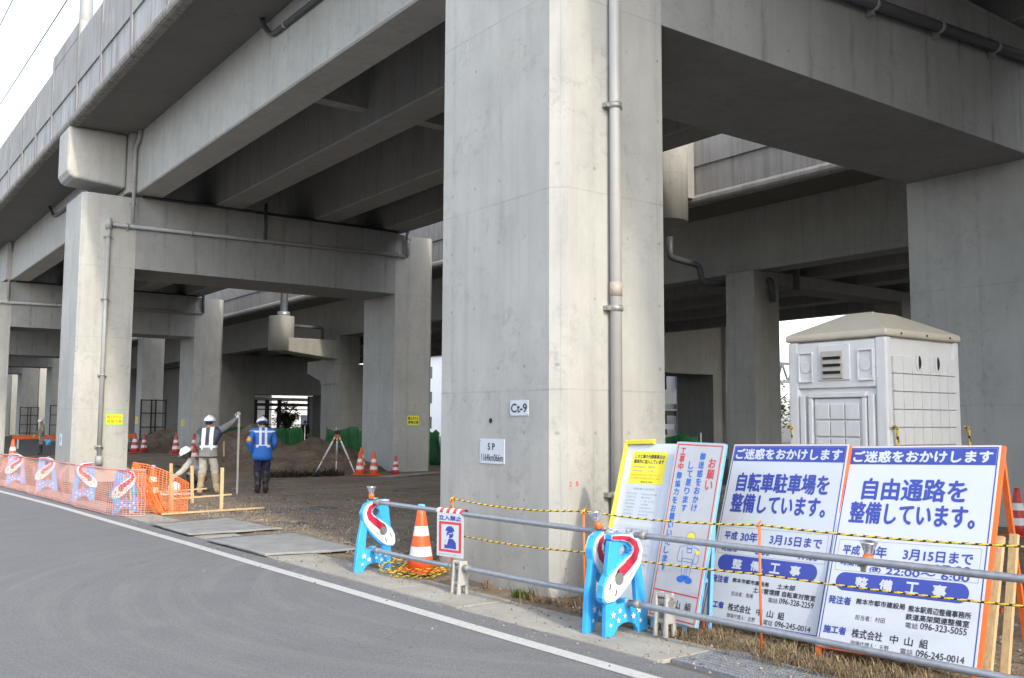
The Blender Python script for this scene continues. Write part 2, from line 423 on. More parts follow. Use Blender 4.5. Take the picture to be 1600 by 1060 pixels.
CKHAKI = paint('khaki_work_clothes', (.25, .25, .20), .85, 0, .15, 10, None, 0, None, .4)
CBLACK = paint('black_cloth', (.02, .02, .022), .85, 0, .2)
ARMB = paint('yellow_armband', (.75, .40, .05), .6, 0, .05)
def leaf_mat(name, a, b):
    n = NT(name); oi = n.n('NewGeometry').outputs['Random Per Island']
    return n.out(n.mix(oi, a, b), .75, 0, .2)
STRAW = leaf_mat('dry_grass_blades', (.13, .09, .05), (.42, .32, .185))
STRAW2 = leaf_mat('pale_straw', (.25, .20, .125), (.48, .41, .28))
WEED = leaf_mat('green_weed', (.05, .09, .025), (.16, .2, .06))
RUSTG = leaf_mat('rust_brown_weed', (.17, .075, .035), (.30, .15, .07))
LEAFM = leaf_mat('olive_foliage', (.055, .075, .015), (.20, .20, .05))
PEBB = leaf_mat('pebble_grey', (.10, .09, .078), (.33, .31, .285))
BARK = paint('bark', (.09, .065, .045), .9, 0, .3)

# ------------------------------------------------------------------ ground, road, gutter
def sheet(name, pts_l, pts_r, z, mat):
    """strip between two polylines with equal counts"""
    b = MB(); n = len(pts_l)
    b.add([(x, y, z) for x, y in pts_l]+[(x, y, z) for x, y in pts_r], [(i, n+i, n+i+1, i+1) for i in range(n-1)])
    return struct(b.build(name, mat))
g = MB(); g.add([(-700, -700, -.012), (700, -700, -.012), (700, 700, -.012), (-700, 700, -.012)], [(0, 1, 2, 3)])
struct(g.build('ground', paint('dark_earth', (.105, .095, .082), .95, 0, .25, 1.2, (.06, .055, .05), .5)))
# uneven site soil near the entrance
def site():
    b = MB(); nx, ny = 70, 150; x0, x1, y0, y1 = 5.1, 19.0, 3.0, 50.0
    for j in range(ny+1):
        for i in range(nx+1):
            x = x0+(x1-x0)*(i/nx)**1.3; y = y0+(y1-y0)*(j/ny)**1.3
            e = min(1, (x-x0)/.6, (x1-x)/1.0, (y-y0)/.5, (y1-y)/2)
            h = mnoise.noise(Vector((x*.55, y*.55, 0)))*.03 + mnoise.noise(Vector((x*1.9, y*1.9, 3)))*.016 + mnoise.noise(Vector((x*5, y*5, 7)))*.008
            b.v.append((x, y, -.008 + max(0, e)*(h+.012)))
    for j in range(ny):
        for i in range(nx):
            k = j*(nx+1)+i; b.f.append([k, k+1, k+nx+2, k+nx+1]); b.m.append(0); b.s.append(True)
    return struct(b.build('site_ground', DIRT))
site()
ys = [-30, 0, 4, 6, 9, 11, 13, 16, 18, 20, 24, 28, 34, 42, 60, 100, 180]
lo = [5.2, 4.95, 4.84, 4.76, 4.65, 4.58, 4.55, 4.50, 4.46, 4.40, 4.22, 4.0, 3.65, 3.0, 1.2, -4, -20]
wd = [.62, .62, .62, .60, .60, .60, .60, .56, .54, .52, .52, .52, .52, .52, .5, .5, .5]
wc = [4.75, 4.58, 4.50, 4.42, 4.33, 4.26, 4.21, 4.10, 4.03, 3.96, 3.74, 3.48, 3.1, 2.45, .7, -4.5, -20.5]
sheet('road', [(-9, y) for y in ys[:-2]]+[(-22, 100), (-45, 180)], [(lo[i]+.02, y) for i, y in enumerate(ys)], 0.0, ROAD)
sheet('road_marking', [(x-.068, y) for x, y in zip(wc, ys)], [(x+.068, y) for x, y in zip(wc, ys)], .004, LINE)
# gutter slabs: one raised strip with joints every 0.6 m .. cut as separate blocks inside one kerb mesh
def lerp_tab(y, tab):
    for i in range(len(ys)-1):
        if ys[i] <= y <= ys[i+1]:
            t = (y-ys[i])/(ys[i+1]-ys[i]); return tab[i]*(1-t)+tab[i+1]*t
    return tab[-1]
b = MB(); y = -12.0
while y < 60:
    y2 = y+1.2; g_ = .006
    a0, a1 = lerp_tab(y, lo), lerp_tab(y2, lo); w0, w1 = lerp_tab(y, wd), lerp_tab(y2, wd)
    hz = .014+rnd.uniform(-.003, .004)
    if not (3.2 < y2 and y < 4.5):
        q = [(a0, y+g_), (a0+w0, y+g_), (a1+w1, y2-g_), (a1, y2-g_)]
        b.add([(x, yy, -.05) for x, yy in q]+[(x, yy, hz) for x, yy in q], [(4,5,6,7),(0,1,5,4),(1,2,6,5),(2,3,7,6),(3,0,4,7)])
    y = y2
struct(b.build('gutter_kerb', GUT, bevel=.006))
b = MB(); q = [(lerp_tab(3.6, lo), 3.6), (lerp_tab(3.6, lo)+.62, 3.6), (lerp_tab(4.8, lo)+.62, 4.8), (lerp_tab(4.8, lo), 4.8)]
# drain grating: bars and frame let into the gutter
fx0, fx1, fy0, fy1 = 4.93, 5.46, 2.41, 4.79
o = thing('drain_grating', 'galvanised steel drain grating let into the concrete gutter below the signboards', 'grating', (5.2, 3.6, 0))
fr = MB(); fr.box(fx0, fx0+.03, fy0, fy1, -.03, .016); fr.box(fx1-.03, fx1, fy0, fy1, -.03, .016)
fr.box(fx0+.03, fx1-.03, fy0, fy0+.03, -.03, .015); fr.box(fx0+.03, fx1-.03, fy1-.03, fy1, -.03, .015)
fr.build('frame', STEEL, o, True)
br = MB(); yy = fy0+.05
while yy < fy1-.04:
    br.box(fx0+.031, fx1-.031, yy, yy+.008, -.025, .012); yy += .03
xx = fx0+.07
while xx < fx1-.05:
    br.box(xx, xx+.006, fy0+.031, fy1-.031, -.02, .0135); xx += .06
br.build('bars', STEEL, o, True)
b = MB(); b.box(fx0+.02, fx1-.02, fy0+.02, fy1-.02, -.0095, -.006); struct(b.build('gutter_pit', DARK))

# rubber mats at the site entrance
def mat_obj(label, quad, z):
    b = MB(); n = 14; rows = []
    for j in range(n+1):
        for i in range(n+1):
            u, v = i/n, j/n
            p = [(1-u)*(1-v)*quad[0][k]+u*(1-v)*quad[1][k]+u*v*quad[2][k]+(1-u)*v*quad[3][k] for k in (0, 1)]
            e = max(0, (u-.55))*.05*max(0, mnoise.noise(Vector((p[0]*1.3, p[1]*1.3, z*50)))) + .012*mnoise.noise(Vector((p[0]*2, p[1]*2, 1)))
            rows.append((p[0], p[1], z+e))
    m = (n+1)**2
    b.v = rows + [(x, y, zz-.018) for x, y, zz in rows]
    for j in range(n):
        for i in range(n):
            k = j*(n+1)+i; b.f += [[k, k+1, k+n+2, k+n+1], [m+k, m+k+n+1, m+k+n+2, m+k+1]]; b.m += [0, 0]; b.s += [True, True]
    edge = [i for i in range(n)]+[n+(n+1)*j for j in range(n)]+[(n+1)*(n+1)-1-i for i in range(n)]+[(n+1)*(n-j) for j in range(n)]
    for a, c in zip(edge, edge[1:]+edge[:1]): b.f.append([a, m+a, m+c, c]); b.m.append(0); b.s.append(False)
    tag(b.build('rubber_mat', MAT), label, 'mat', 'rubber mats laid over the gutter at the site entrance')
mat_obj('grey rubber mat over the gutter, beside the timber stakes', [(4.42, 15.6), (5.75, 15.7), (5.85, 13.75), (4.45, 13.8)], .045)
mat_obj('grey rubber mat over the gutter, closer to the single train barricade by the lone cone', [(4.47, 13.1), (5.8, 13.2), (5.75, 11.0), (4.55, 11.2)], .045)

# ------------------------------------------------------------------ viaduct
BENTS = [-13.64, 7.02, 27.68, 48.34, 69.0, 83.5, 97.0, 112.0]
via = thing('railway_viaduct', 'pale concrete elevated railway viaduct with square piers and crossbeams beside the road', 'viaduct', (11.4, 7, 0))
D = 2.2
def pier_poly(x0, x1, y0, y1, side):
    c = .13
    if side < 0: return [(x0+c, y0), (x1, y0), (x1, y1), (x0+c, y1), (x0, y1-c), (x0, y0+c)]
    return [(x0, y0), (x1-c, y0), (x1, y0+c), (x1, y1-c), (x1-c, y1), (x0, y1)]
for i, yb in enumerate(BENTS):
    for x0, x1, sd in ((5.72, 7.16, -1), (15.55, 17.05, 1)):
        p = MB(); p.prism(pier_poly(x0, x1, yb, yb+D, sd), (0, 0, 0), (1, 0, 0), (0, 1, 0), (0, 0, 1), -.3, 7.95)
        p.build('pier', CONC, via, True)
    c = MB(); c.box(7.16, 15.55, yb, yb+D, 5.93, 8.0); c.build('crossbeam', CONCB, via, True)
Y0, Y1 = -26, 125
for x0, x1 in ((7.08, 7.86), (9.42, 10.24), (12.56, 13.38), (15.05, 15.95)):
    c = MB(); c.prism([(x0+.03, 8.05), (x1-.03, 8.05), (x1, 8.08), (x1, 9.752), (x0, 9.752), (x0, 8.08)], (0, 0, 0), (1, 0, 0), (0, 0, 1), (0, 1, 0), Y0, Y1)
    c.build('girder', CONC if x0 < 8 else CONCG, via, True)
for yd in (18.1, 38.5, -3):
    for x0, x1 in ((7.86, 9.42), (10.24, 12.56), (13.38, 15.05)):
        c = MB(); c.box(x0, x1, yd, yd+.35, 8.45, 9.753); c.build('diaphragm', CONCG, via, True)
for yb in BENTS[1:5]:
    c = MB(); c.box(6.86, 7.08, yb-.22, yb+D+.3, 8.055, 9.754); c.build('end_block', CONC, via, True)
    for xg in (7.2, 9.55, 12.7, 15.2):
        c = MB(); c.box(xg, xg+.5, yb+.6, yb+1.5, 8.0, 8.05); c.build('bearing', PBLACK, via, True)
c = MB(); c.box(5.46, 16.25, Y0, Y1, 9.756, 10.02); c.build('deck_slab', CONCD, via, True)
# outer parapet: rolled lip, three bands, ribs
def parapet(X, s, mats, z0, ztop, ribs, ribw=.16, raised=None):
    # X outer face, s = -1 faces -X, +1 faces +X
    def bx(xa, xb): return (min(X+s*xa, X+s*xb), max(X+s*xa, X+s*xb))
    lip = MB(); pts = []
    prof = [(-.16, -.03), (.0, -.03), (.055, -.005), (.08, .05), (.08, .13), (.05, .19), (-.02, .23), (-.16, .23)]
    lip.prism([(X+s*a, z0+b_) for a, b_ in prof], (0, 0, 0), (1, 0, 0), (0, 0, 1), (0, 1, 0), Y0, Y1)
    par = lip.build('parapet', mats[0], via2, True)
    lm = MB(); x0, x1 = bx(-.16, -.01); lm.box(x0, x1, Y0, Y1, z0+.231, z0+1.0); lm.build('lower_band', mats[1], par, True)
    lm = MB(); x0, x1 = bx(-.16, .03); lm.box(x0, x1, Y0, Y1, z0+1.003, z0+1.75); lm.build('middle_band', mats[2], par, True)
    lm = MB(); x0, x1 = bx(-.16, .012); lm.box(x0, x1, Y0, Y1, z0+1.753, ztop); lm.build('upper_band', mats[2], par, True)
    if raised:
        for a, b_ in raised:
            lm = MB(); x0, x1 = bx(-.158, .02); lm.box(x0, x1, a, b_, ztop+.003, ztop+.42); lm.build('raised_panel', mats[2], par, True)
    k = 0
    for y in ribs:
        lm = MB(); x0, x1 = bx(.0, .1); w = ribw
        zt = ztop+.42 if raised and any(a-.1 <= y <= b_+.1 for a, b_ in raised) else ztop+.0
        lm.prism([(X+s*.0, z0+.232), (X+s*.025, z0+.232), (X+s*.04, z0+.9), (X+s*.04, zt-.12), (X+s*.025, zt), (X, zt)], (0, 0, 0), (1, 0, 0), (0, 0, 1), (0, 1, 0), y-w/2, y+w/2)
        lm.build('rib', mats[3], par, True)
    return par
via2 = via
ribs = [21.7-2.72*k for k in range(1, 6)]+[21.7, 24.5, 27.15, 30.5, 33.0, 35.4]+[38.1+2.7*k for k in range(12)]
parapet(5.36, -1, (ROLL, PARAB, PARA, PARAR), 9.76, 12.12, ribs, .15, [(27.1, 30.55)])
c = MB(); c.box(15.98, 16.24, Y0, Y1, 10.021, 10.4); c.build('inner_kerb', PARA, via, True)
# mast bracket under the parapet at the second bent
br = MB()
prof = [(5.30, 9.76), (5.30, 8.5), (5.38, 8.36), (5.5, 8.30), (6.86, 8.20), (6.86, 9.76)]
br.prism(prof, (0, 0, 0), (1, 0, 0), (0, 0, 1), (0, 1, 0), 27.72, 29.0)
br.build('mast_bracket', CONC, via, True, .09, seg=3)
def clampring(mb, p, r, axis='z', mi=1):
    x, y, z = p
    if axis == 'z': mb.lathe([(r, -.03), (r, .03)], p, 14, mi)
    elif axis == 'x': mb.tube([(x-.03, y, z), (x+.03, y, z)], r, 12, mi)
    else: mb.tube([(x, y-.03, z), (x, y+.03, z)], r, 12, mi)
def pipe(name, pts, r, mats, clamps=(), n=14, wall=None):
    b = MB()
    # round the corners a little
    P = [Vector(p) for p in pts]; out = [P[0]]
    for i in range(1, len(P)-1):
        a = (P[i-1]-P[i]); c = (P[i+1]-P[i]); q = min(.12, a.length/3, c.length/3)
        for t in (0, .33, .67, 1):
            A = P[i]+a.normalized()*q; Cc = P[i]+c.normalized()*q
            out.append(A*(1-t)**2+P[i]*2*t*(1-t)+Cc*t*t)
    out.append(P[-1]); b.tube(out, r, n, 0)
    for p, ax in clamps:
        clampring(b, p, r*1.18, ax)
        x, y, z = p
        if ax == 'z': b.box(x-r*1.9, x+r*1.9, y+.005, y+.02+r, z-.022, z+.022, 1)
        elif ax == 'x': b.box(x-.022, x+.022, y+.005, y+.02+r, z-r*1.9, z+r*1.9, 1)
    return b.build(name, mats, via2, True)
# near pier downpipe
pA = pipe('drain_pipe', [(6.41, 6.945, 9.6), (6.41, 6.945, .05)], .058, [PVCL, CLAMP], [((6.41, 6.945, z), 'z') for z in (4.86, 2.79, .95, 7.0)])
b = MB(); b.lathe([(.063, -.07), (.063, .07)], (6.41, 6.945, 2.98), 18); b.build('pipe_joint', PVCB, pA, True)
yp = 27.57
pB = pipe('drain_pipe', [(6.40, yp, 7.12), (6.40, yp, .5)], .060, [PVC, CLAMP], [((6.40, yp, z), 'z') for z in (6.75, 5.0, 2.9, .95)])
b = MB(); b.lathe([(.085, -.15), (.085, .15)], (6.40, yp, 7.12), 14); b.lathe([(.10, 0), (.10, .24)], (6.40, yp, .46), 14); b.build('pipe_joint', PVC, pB, True)
pipe('drain_pipe', [(6.5, yp, 7.10), (15.95, yp, 7.22)], .052, [PVC, CLAMP], [((x, yp, 7.10+.0127*(x-6.5)), 'x') for x in (6.9, 8.7, 11.2, 13.4, 15.6)])
pipe('drain_pipe', [(7.0, 27.0, 9.75), (7.0, 27.1, 9.5), (7.0, 27.44, 9.35), (7.0, 27.44, 7.2)], .05, [PVC, CLAMP], [((7.0, 27.44, 8.35), 'z'), ((7.0, 27.44, 7.75), 'z')])
pipe('drain_pipe', [(15.9, 27.5, 8.1), (15.9, 27.5, 7.25)], .07, [PVC, CLAMP], [((15.9, 27.5, 7.8), 'z')])
pipe('drain_pipe', [(10.9, 27.5, 8.3), (10.9, 27.5, 7.18)], .05, [PIPED, CLAMP])
pipe('drain_pipe', [(6.9, 17.9, 9.75), (6.95, 17.9, 9.6), (7.0, 17.75, 9.42), (7.02, 17.6, 9.35), (7.02, 9.5, 9.2)], .055, [PIPED, CLAMP], [((7.02, y, 9.2+.0185*(y-9.5)), 'y') for y in (17, 15, 13)])
pipe('drain_pipe', [(6.9, 39.0, 9.75), (6.95, 38.9, 9.6), (7.0, 38.7, 9.35), (7.02, 38.3, 9.3), (7.02, 30.5, 9.1)], .055, [PIPED, CLAMP])
pipe('drain_pipe', [(6.9, 47.8, 9.75), (7.0, 48.1, 9.45), (7.0, 48.2, 9.3), (7.0, 48.2, 7.2)], .06, [PVC, CLAMP], [((7.0, 48.2, 8.2), 'z')])
pipe('drain_pipe', [(5.8, 48.22, 7.0), (15.9, 48.22, 7.15)], .068, [PVC, CLAMP], [((x, 48.22, 7.07), 'x') for x in (7, 9, 11, 13)])
pipe('drain_pipe', [(15.9, 48.2, 8.1), (15.9, 48.2, 7.15)], .07, [PIPED, CLAMP])
pipe('drain_pipe', [(9.5, 6.9, 7.08), (17.5, 6.9, 7.58)], .08, [PIPED, CLAMP], [((x, 6.9, 7.08+.0625*(x-9.5)), 'x') for x in (11, 12.6, 14.2, 15.8)])
# black cables along the beam tops
for yb in BENTS[2:4]:
    b = MB(); b.tube([(7.3, yb-.05, 8.02), (15.6, yb-.05, 8.03)], .045, 8); b.build('service_cable', PBLACK, via, True)

# catenary mast on the deck, overhead wires
o = thing('catenary_mast', 'pale grey steel overhead line mast rising behind the viaduct parapet', 'mast', (5.78, 28.6, 10.02))
b = MB(); b.tube([(0, 0, 0), (0, 0, 9)], [.19, .17], 20); b.build('pole', PVC, o)
b = MB(); b.lathe([(.32, 0), (.32, .05)], (0, 0, 0), 16); b.build('base_flange', STEEL, o)
b = MB(); b.bar((0, 0, 7.6), (3.2, 0, 7.9), .08, .08); b.build('cantilever_arm', STEEL, o)
for pts, lab in (([(7.5, -20, 17.75), (7.5, 20, 18.35), (7.5, 130, 20.2)], 'thin overhead wire crossing the white sky, nearer to the parapet'), ([(7.5, -20, 23.6), (7.5, 40, 23.9), (7.5, 130, 24.6)], 'thin overhead wire crossing the white sky at the far upper left corner')):
    b = MB(); b.tube(pts, .026, 6); tag(b.build('overhead_wire', PIPED), lab, 'wire', 'overhead wires above the viaduct')

# ------------------------------------------------------------------ second viaduct behind
v2 = thing('station_viaduct', 'lower second concrete viaduct behind the first, with round mast brackets', 'viaduct', (20, 16, 0)); via2 = v2
for yb in (16.3, 40.8, 57.0, 78.0, 98.0, -8.0):
    far = yb == 57.0
    for x0, x1 in ((20.0, 22.2) if far else (20.0, 21.45 if yb == 40.8 else 21.05), (27.0, 28.2)):
        p = MB(); p.box(x0, x1, yb, yb+(.98 if yb < 20 else 2.0), -.3, 5.75 if yb != 40.8 else 4.4); p.build('pier', CONC2, v2, True, .03)
    if yb < 50:
        c = MB(); c.box(21.45 if yb == 40.8 else 21.05, 27.0, yb, yb+.9, 5.42, 5.75); c.build('crossbeam', CONC2, v2, True)
    else:
        c = MB(); c.box(22.2 if far else 21.05, 27.0, yb, yb+1.6, 3.35, 5.75); c.build('crossbeam', CONC2, v2, True)
c = MB(); c.prism([(41.0, 3.45), (42.75, 3.45), (42.75, 3.62), (44.3, 4.05), (44.3, 4.62), (42.75, 4.62), (42.75, 5.74), (40.8, 5.74), (40.8, 4.41), (41.0, 4.41)], (0, 0, 0), (0, 1, 0), (0, 0, 1), (1, 0, 0), 19.95, 21.05)
c.build('corbel', CONC2, v2, True)
for x0, x1 in ((20.2, 20.9), (22.4, 23.1), (24.7, 25.4), (27.3, 28.0)):
    c = MB(); c.box(x0, x1, -26, 110, 5.75, 7.45); c.build('girder', CONC2, v2, True)
c = MB(); c.box(29.05, 29.45, -26, 110, 5.52, 7.449); c.build('edge_girder', CONC2, v2, True)
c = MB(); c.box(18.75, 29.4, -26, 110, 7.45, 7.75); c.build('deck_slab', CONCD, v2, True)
Y0, Y1 = -26, 110
parapet(18.66, -1, (PARA, PARA, PARA, PARAR), 7.47, 9.85, [], .12)
parapet(29.5, 1, (PARA, PARA, PARA, PARAR), 7.47, 9.85, [], .12)
def ear(y, x, r, zb, zt, yo0, yo1, zblk1, xr=20.0):
    c = MB(); c.lathe([(r, zb), (r, zt)], (x, y, 0), 32); c.build('mast_bracket', CONC2, v2, True)
    if xr < 19:
        c = MB(); c.box(x+.2, 18.62, y+.15, y+.6, 7.6, zt-.1); c.build('bracket_beam', CONC2, v2, True); return
    c = MB(); c.prism([(x, zb-.02), (xr, zb-.32*(xr-x)/2.7), (xr, zblk1), (x, zblk1)], (0, 0, 0), (1, 0, 0), (0, 0, 1), (0, 1, 0), y+yo0, y+yo1)
    c.build('bracket_beam', CONC2, v2, True, .04)
ear(16.95, 17.28, .64, 6.75, 9.4, .15, .6, 7.44, 18.7)
ear(41.5, 17.35, .58, 4.9, 6.5, -.56, .56, 5.5)
c = MB(); c.tube([(17.45, 41.5, 6.5), (17.45, 41.5, 14)], .17, 14); c.lathe([(.28, 6.5), (.28, 6.72)], (17.45, 41.5, 0), 14); c.build('mast_stub', STEEL, v2, True)
pipe('drain_pipe', [(21.3, 16.1, 7.45), (21.3, 16.1, 6.9), (21.55, 16.1, 6.7), (21.55, 16.1, 5.3)], .09, [PIPED, CLAMP])
pipe('drain_pipe', [(18.2, 17.6, 6.6), (18.2, 17.6, 6.05), (19.3, 17.6, 5.95), (19.45, 17.6, 5.5), (20.5, 17.4, 5.5), (20.6, 17.2, 5.5), (20.6, 16.2, 5.5), (20.6, 16.15, 4.9)], .085, [PIPED, CLAMP])
pipe('drain_pipe', [(17.9, 41.5, 6.1), (19.4, 41.5, 6.1), (19.4, 41.5, 5.3)], .08, [PIPED, CLAMP])
# portal frame farther right
o = thing('concrete_portal', 'grey concrete portal frame beyond the second viaduct, with pipes down its leg', 'portal', (34, 30.2, 0)); via2 = o
b = MB(); b.box(34, 37, 30.2, 32.5, -.3, 6.9); b.build('leg', CONC2, o, True)
b = MB(); b.box(24.5, 34, 30.2, 32.5, 3.92, 6.9); b.build('lintel', CONC2, o, True)
b = MB(); b.box(29.9, 43, 10, 62, 7.6, 8.1); b.build('unseen_shade_slab', CONC2, o, True)  # unseen slab added to keep the sun off the portal
b = MB(); b.box(34, 37, 30.2, 32.5, 6.9, 7.6); b.build('leg_head', CONC2, o, True)
for k in range(4):
    pipe('drain_pipe', [(34.72+.2*k, 30.05, 6.6-.0*k), (34.72+.2*k, 30.05, 0)], .055, [PVC, CLAMP], [((34.72+.2*k, 30.05, z), 'z') for z in (3.9, 2.2)], 8)
# dark wall and rows at the far end under the deck
b = MB(); b.box(22.6, 23.0, 60, 118, -.2, 5.7); tag(b.build('concrete_wall', CONC2), 'long dim concrete wall far back beneath the decks at the left', 'wall')
for (x0, x1, y, lab) in ((15.35, 16.6, 56.9, 'slim concrete column with black guard rails, beside the second pier from the road'),):
    o = thing('support_column', lab, 'column', (x0, y, 0)); b = MB(); b.box(x0, x1, y, y+1.1, -.2, 8.04); b.build('shaft', CONC, o, True, .03)

b = MB(); b.box(4.0, 40, 122, 122.5, -.2, 9.7); tag(b.build('concrete_wall', CONC2), 'end wall added to cover bright sky gaps at the far end under the viaduct', 'wall')  # added wall that hides bright sky between the far piers
# guard rail cages round far piers
def cage(x0, x1, y, lab):
    o = thing('guard_frame', lab, 'guard rail', ((x0+x1)/2, y, 0), 0, 'black guard frames at the feet of far columns')
    b = MB()
    for x in (x0, (x0+x1)/2-.12, (x0+x1)/2+.12, x1): b.box(x-.035, x+.035, y-.035, y+.035, 0.1, 2.9)
    b.build('uprights', BIRON, o, True)
    b = MB()
    for z in (.5, 1.3, 2.1, 2.85): b.box(x0, x1, y-.06, y-.037, z-.03, z+.03)
    b.build('rails', BIRON, o, True)
cage(15.3, 16.7, 56.6, 'black guard frame on the slim column behind the standing surveyor')
cage(15.5, 17.0, 96.7, 'black guard frame at a far column, left of the far worker')
cage(15.5, 17.0, 83.2, 'black guard frame at a far column, touching the left edge of the sunlit pier')

# ------------------------------------------------------------------ lettering
_tmpc = bpy.data.curves.new('txt', 'FONT')
_cache = {}
def glyphs(s):
    if s in _cache: return _cache[s]
    cu = bpy.data.curves.new('t', 'FONT'); cu.body = s; cu.size = 1; cu.resolution_u = 3
    ob = bpy.data.objects.new('t', cu); COL.objects.link(ob)
    dg = bpy.context.evaluated_depsgraph_get(); dg.update()
    me = bpy.data.meshes.new_from_object(ob.evaluated_get(dg))
    vs = [(v.co.x, v.co.y) for v in me.vertices]; fs = [tuple(p.vertices) for p in me.polygons]
    bpy.data.objects.remove(ob); bpy.data.meshes.remove(me); bpy.data.curves.remove(cu)
    _cache[s] = (vs, fs); return vs, fs
def T(mb, fr, s, u0, u1, v0, v1, mi=0, bold=0.0, off=.0018):
    """fit string s in the box u0..u1, v0..v1 of frame fr(u,v,off)->point"""
    vs, fs = glyphs(s)
    if not vs: return
    xs = [v[0] for v in vs]; yv = [v[1] for v in vs]
    ax, bx_, ay, by = min(xs), max(xs), min(yv), max(yv)
    sx = (u1-u0)/max(1e-6, bx_-ax); sy = (v1-v0)/max(1e-6, by-ay)
    passes = [(0, 0)] if not bold else [(-bold, 0), (bold, 0), (0, bold), (0, -bold)]
    for k, (dx, dy) in enumerate(passes):
        mb.add([fr(u0+(x-ax)*sx+dx, v0+(y-ay)*sy+dy, off+k*.0002) for x, y in vs], fs, mi)
def rect(mb, fr, u0, u1, v0, v1, mi=0, off=.001):
    mb.add([fr(u0, v0, off), fr(u1, v0, off), fr(u1, v1, off), fr(u0, v1, off)], [(0, 1, 2, 3)], mi)
def outline(mb, fr, u0, u1, v0, v1, w, mi=0, off=.001):
    rect(mb, fr, u0, u1, v0, v0+w, mi, off); rect(mb, fr, u0, u1, v1-w, v1, mi, off)
    rect(mb, fr, u0, u0+w, v0+w, v1-w, mi, off); rect(mb, fr, u1-w, u1, v0+w, v1-w, mi, off)
def poly(mb, fr, pts, mi=0, off=.0012): mb.add([fr(u, v, off) for u, v in pts], [tuple(range(len(pts)))], mi)
def disc(cu, cv, ru, rv, n=20, a0=0, a1=2*math.pi): return [(cu+ru*math.cos(a0+(a1-a0)*k/n), cv+rv*math.sin(a0+(a1-a0)*k/n)) for k in range(n if a1-a0 > 6.2 else n+1)]
def stroke(mb, fr, pts, w, mi=0, off=.0014):
    for a, b_ in zip(pts, pts[1:]):
        dx, dy = b_[0]-a[0], b_[1]-a[1]; L = math.hypot(dx, dy) or 1; nx, ny = -dy/L*w/2, dx/L*w/2
        poly(mb, fr, [(a[0]+nx, a[1]+ny), (a[0]-nx, a[1]-ny), (b_[0]-nx, b_[1]-ny), (b_[0]+nx, b_[1]+ny)], mi, off)

def sign_frame(q):
    x, y, yaw, tilt, w, h, z, r = q
    def fr(u, v, off=0.0):
        uu = u*math.cos(r)-v*math.sin(r); vv = u*math.sin(r)+v*math.cos(r)
        p = Vector((uu, vv*math.sin(tilt), z+vv*math.cos(tilt)))+Vector((0, -math.cos(tilt), math.sin(tilt)))*off
        return p
    return fr
def sign_base(q, name, label, group, mats, framemat, legmat, wide=.03, timber=False):
    x, y, yaw, tilt, w, h, z, r = q
    o = thing(name, label, 'signboard', (x, y, 0), -math.pi/2+yaw, group); fr = sign_frame(q)
    b = MB(); b.add([fr(0, 0, 0), fr(w, 0, 0), fr(w, h, 0), fr(0, h, 0), fr(0, 0, -.006), fr(w, 0, -.006), fr(w, h, -.006), fr(0, h, -.006)], [(0,1,2,3),(4,7,6,5),(0,4,5,1),(1,5,6,2),(2,6,7,3),(3,7,4,0)])
    b.build('panel', mats, o)
    f = MB()
    def fbar(a, c, ww=.028, dd=.03):
        A = fr(*a, -.007-dd/2); B = fr(*c, -.007-dd/2); f.bar(A, B, ww, dd, fr(0, 0, 1)-fr(0, 0, 0))
    e_ = -.012; er = .008 if timber else (-.008 if w > .9 else -.016)
    fbar((-e_, -.0), (-e_, h)); fbar((w+er, 0), (w+er, h)); fbar((.02, h-.009), (w-.02, h-.009)); fbar((.02, .006), (w-.02, .006)); fbar((.01, h*.5), (w-.01, h*.5))
    f.build('frame', framemat, o)
    for u in ((.01, w-.01) if w > .9 else (.05, w-.13)):
        l = MB(); A = fr(u, .02, -.02); l.bar((A.x, A.y-.03*math.sin(tilt), 0), A, .035, .03); l.build('front_leg', legmat, o)
        l = MB(); A = fr(u, h-.06, -.05); l.bar((A.x+(.02 if u < .3 else -.02), A.y+(.36 if w > .9 else -.09), 0), A, .035, .03); l.build('rear_leg', legmat, o)
    l = MB(); A = fr(.03, h*.3, 0); l.bar((0.07, A.y+(.40 if w > .9 else .10), .42), (w-.07, A.y+(.40 if w > .9 else .10), .42), .03, .03); l.build('brace', legmat, o)
    if timber:
        for u, dy in ((w-.005, .10), (w+.0, .36)):
            l = MB(); l.bar((u, .06+dy, 0), (u, .38+dy*.8, .92), .05, .04); l.build('timber_prop', WOODM, o)
    return o, fr
Q4 = (5.788, 4.231, .072, .423, 1.10, 1.513, .10, .032)
Q3 = (5.858, 5.369, .005, .340, 1.10, 1.456, .10, .023)
Q2 = (5.550, 5.662, -.018, .238, .53, 1.436, .10, -.016)
Q1 = (5.567, 6.285, .018, .280, .585, 1.425, .10, .006)
INK = [BLUEI, WHITEP, BLACKI, GREYI]
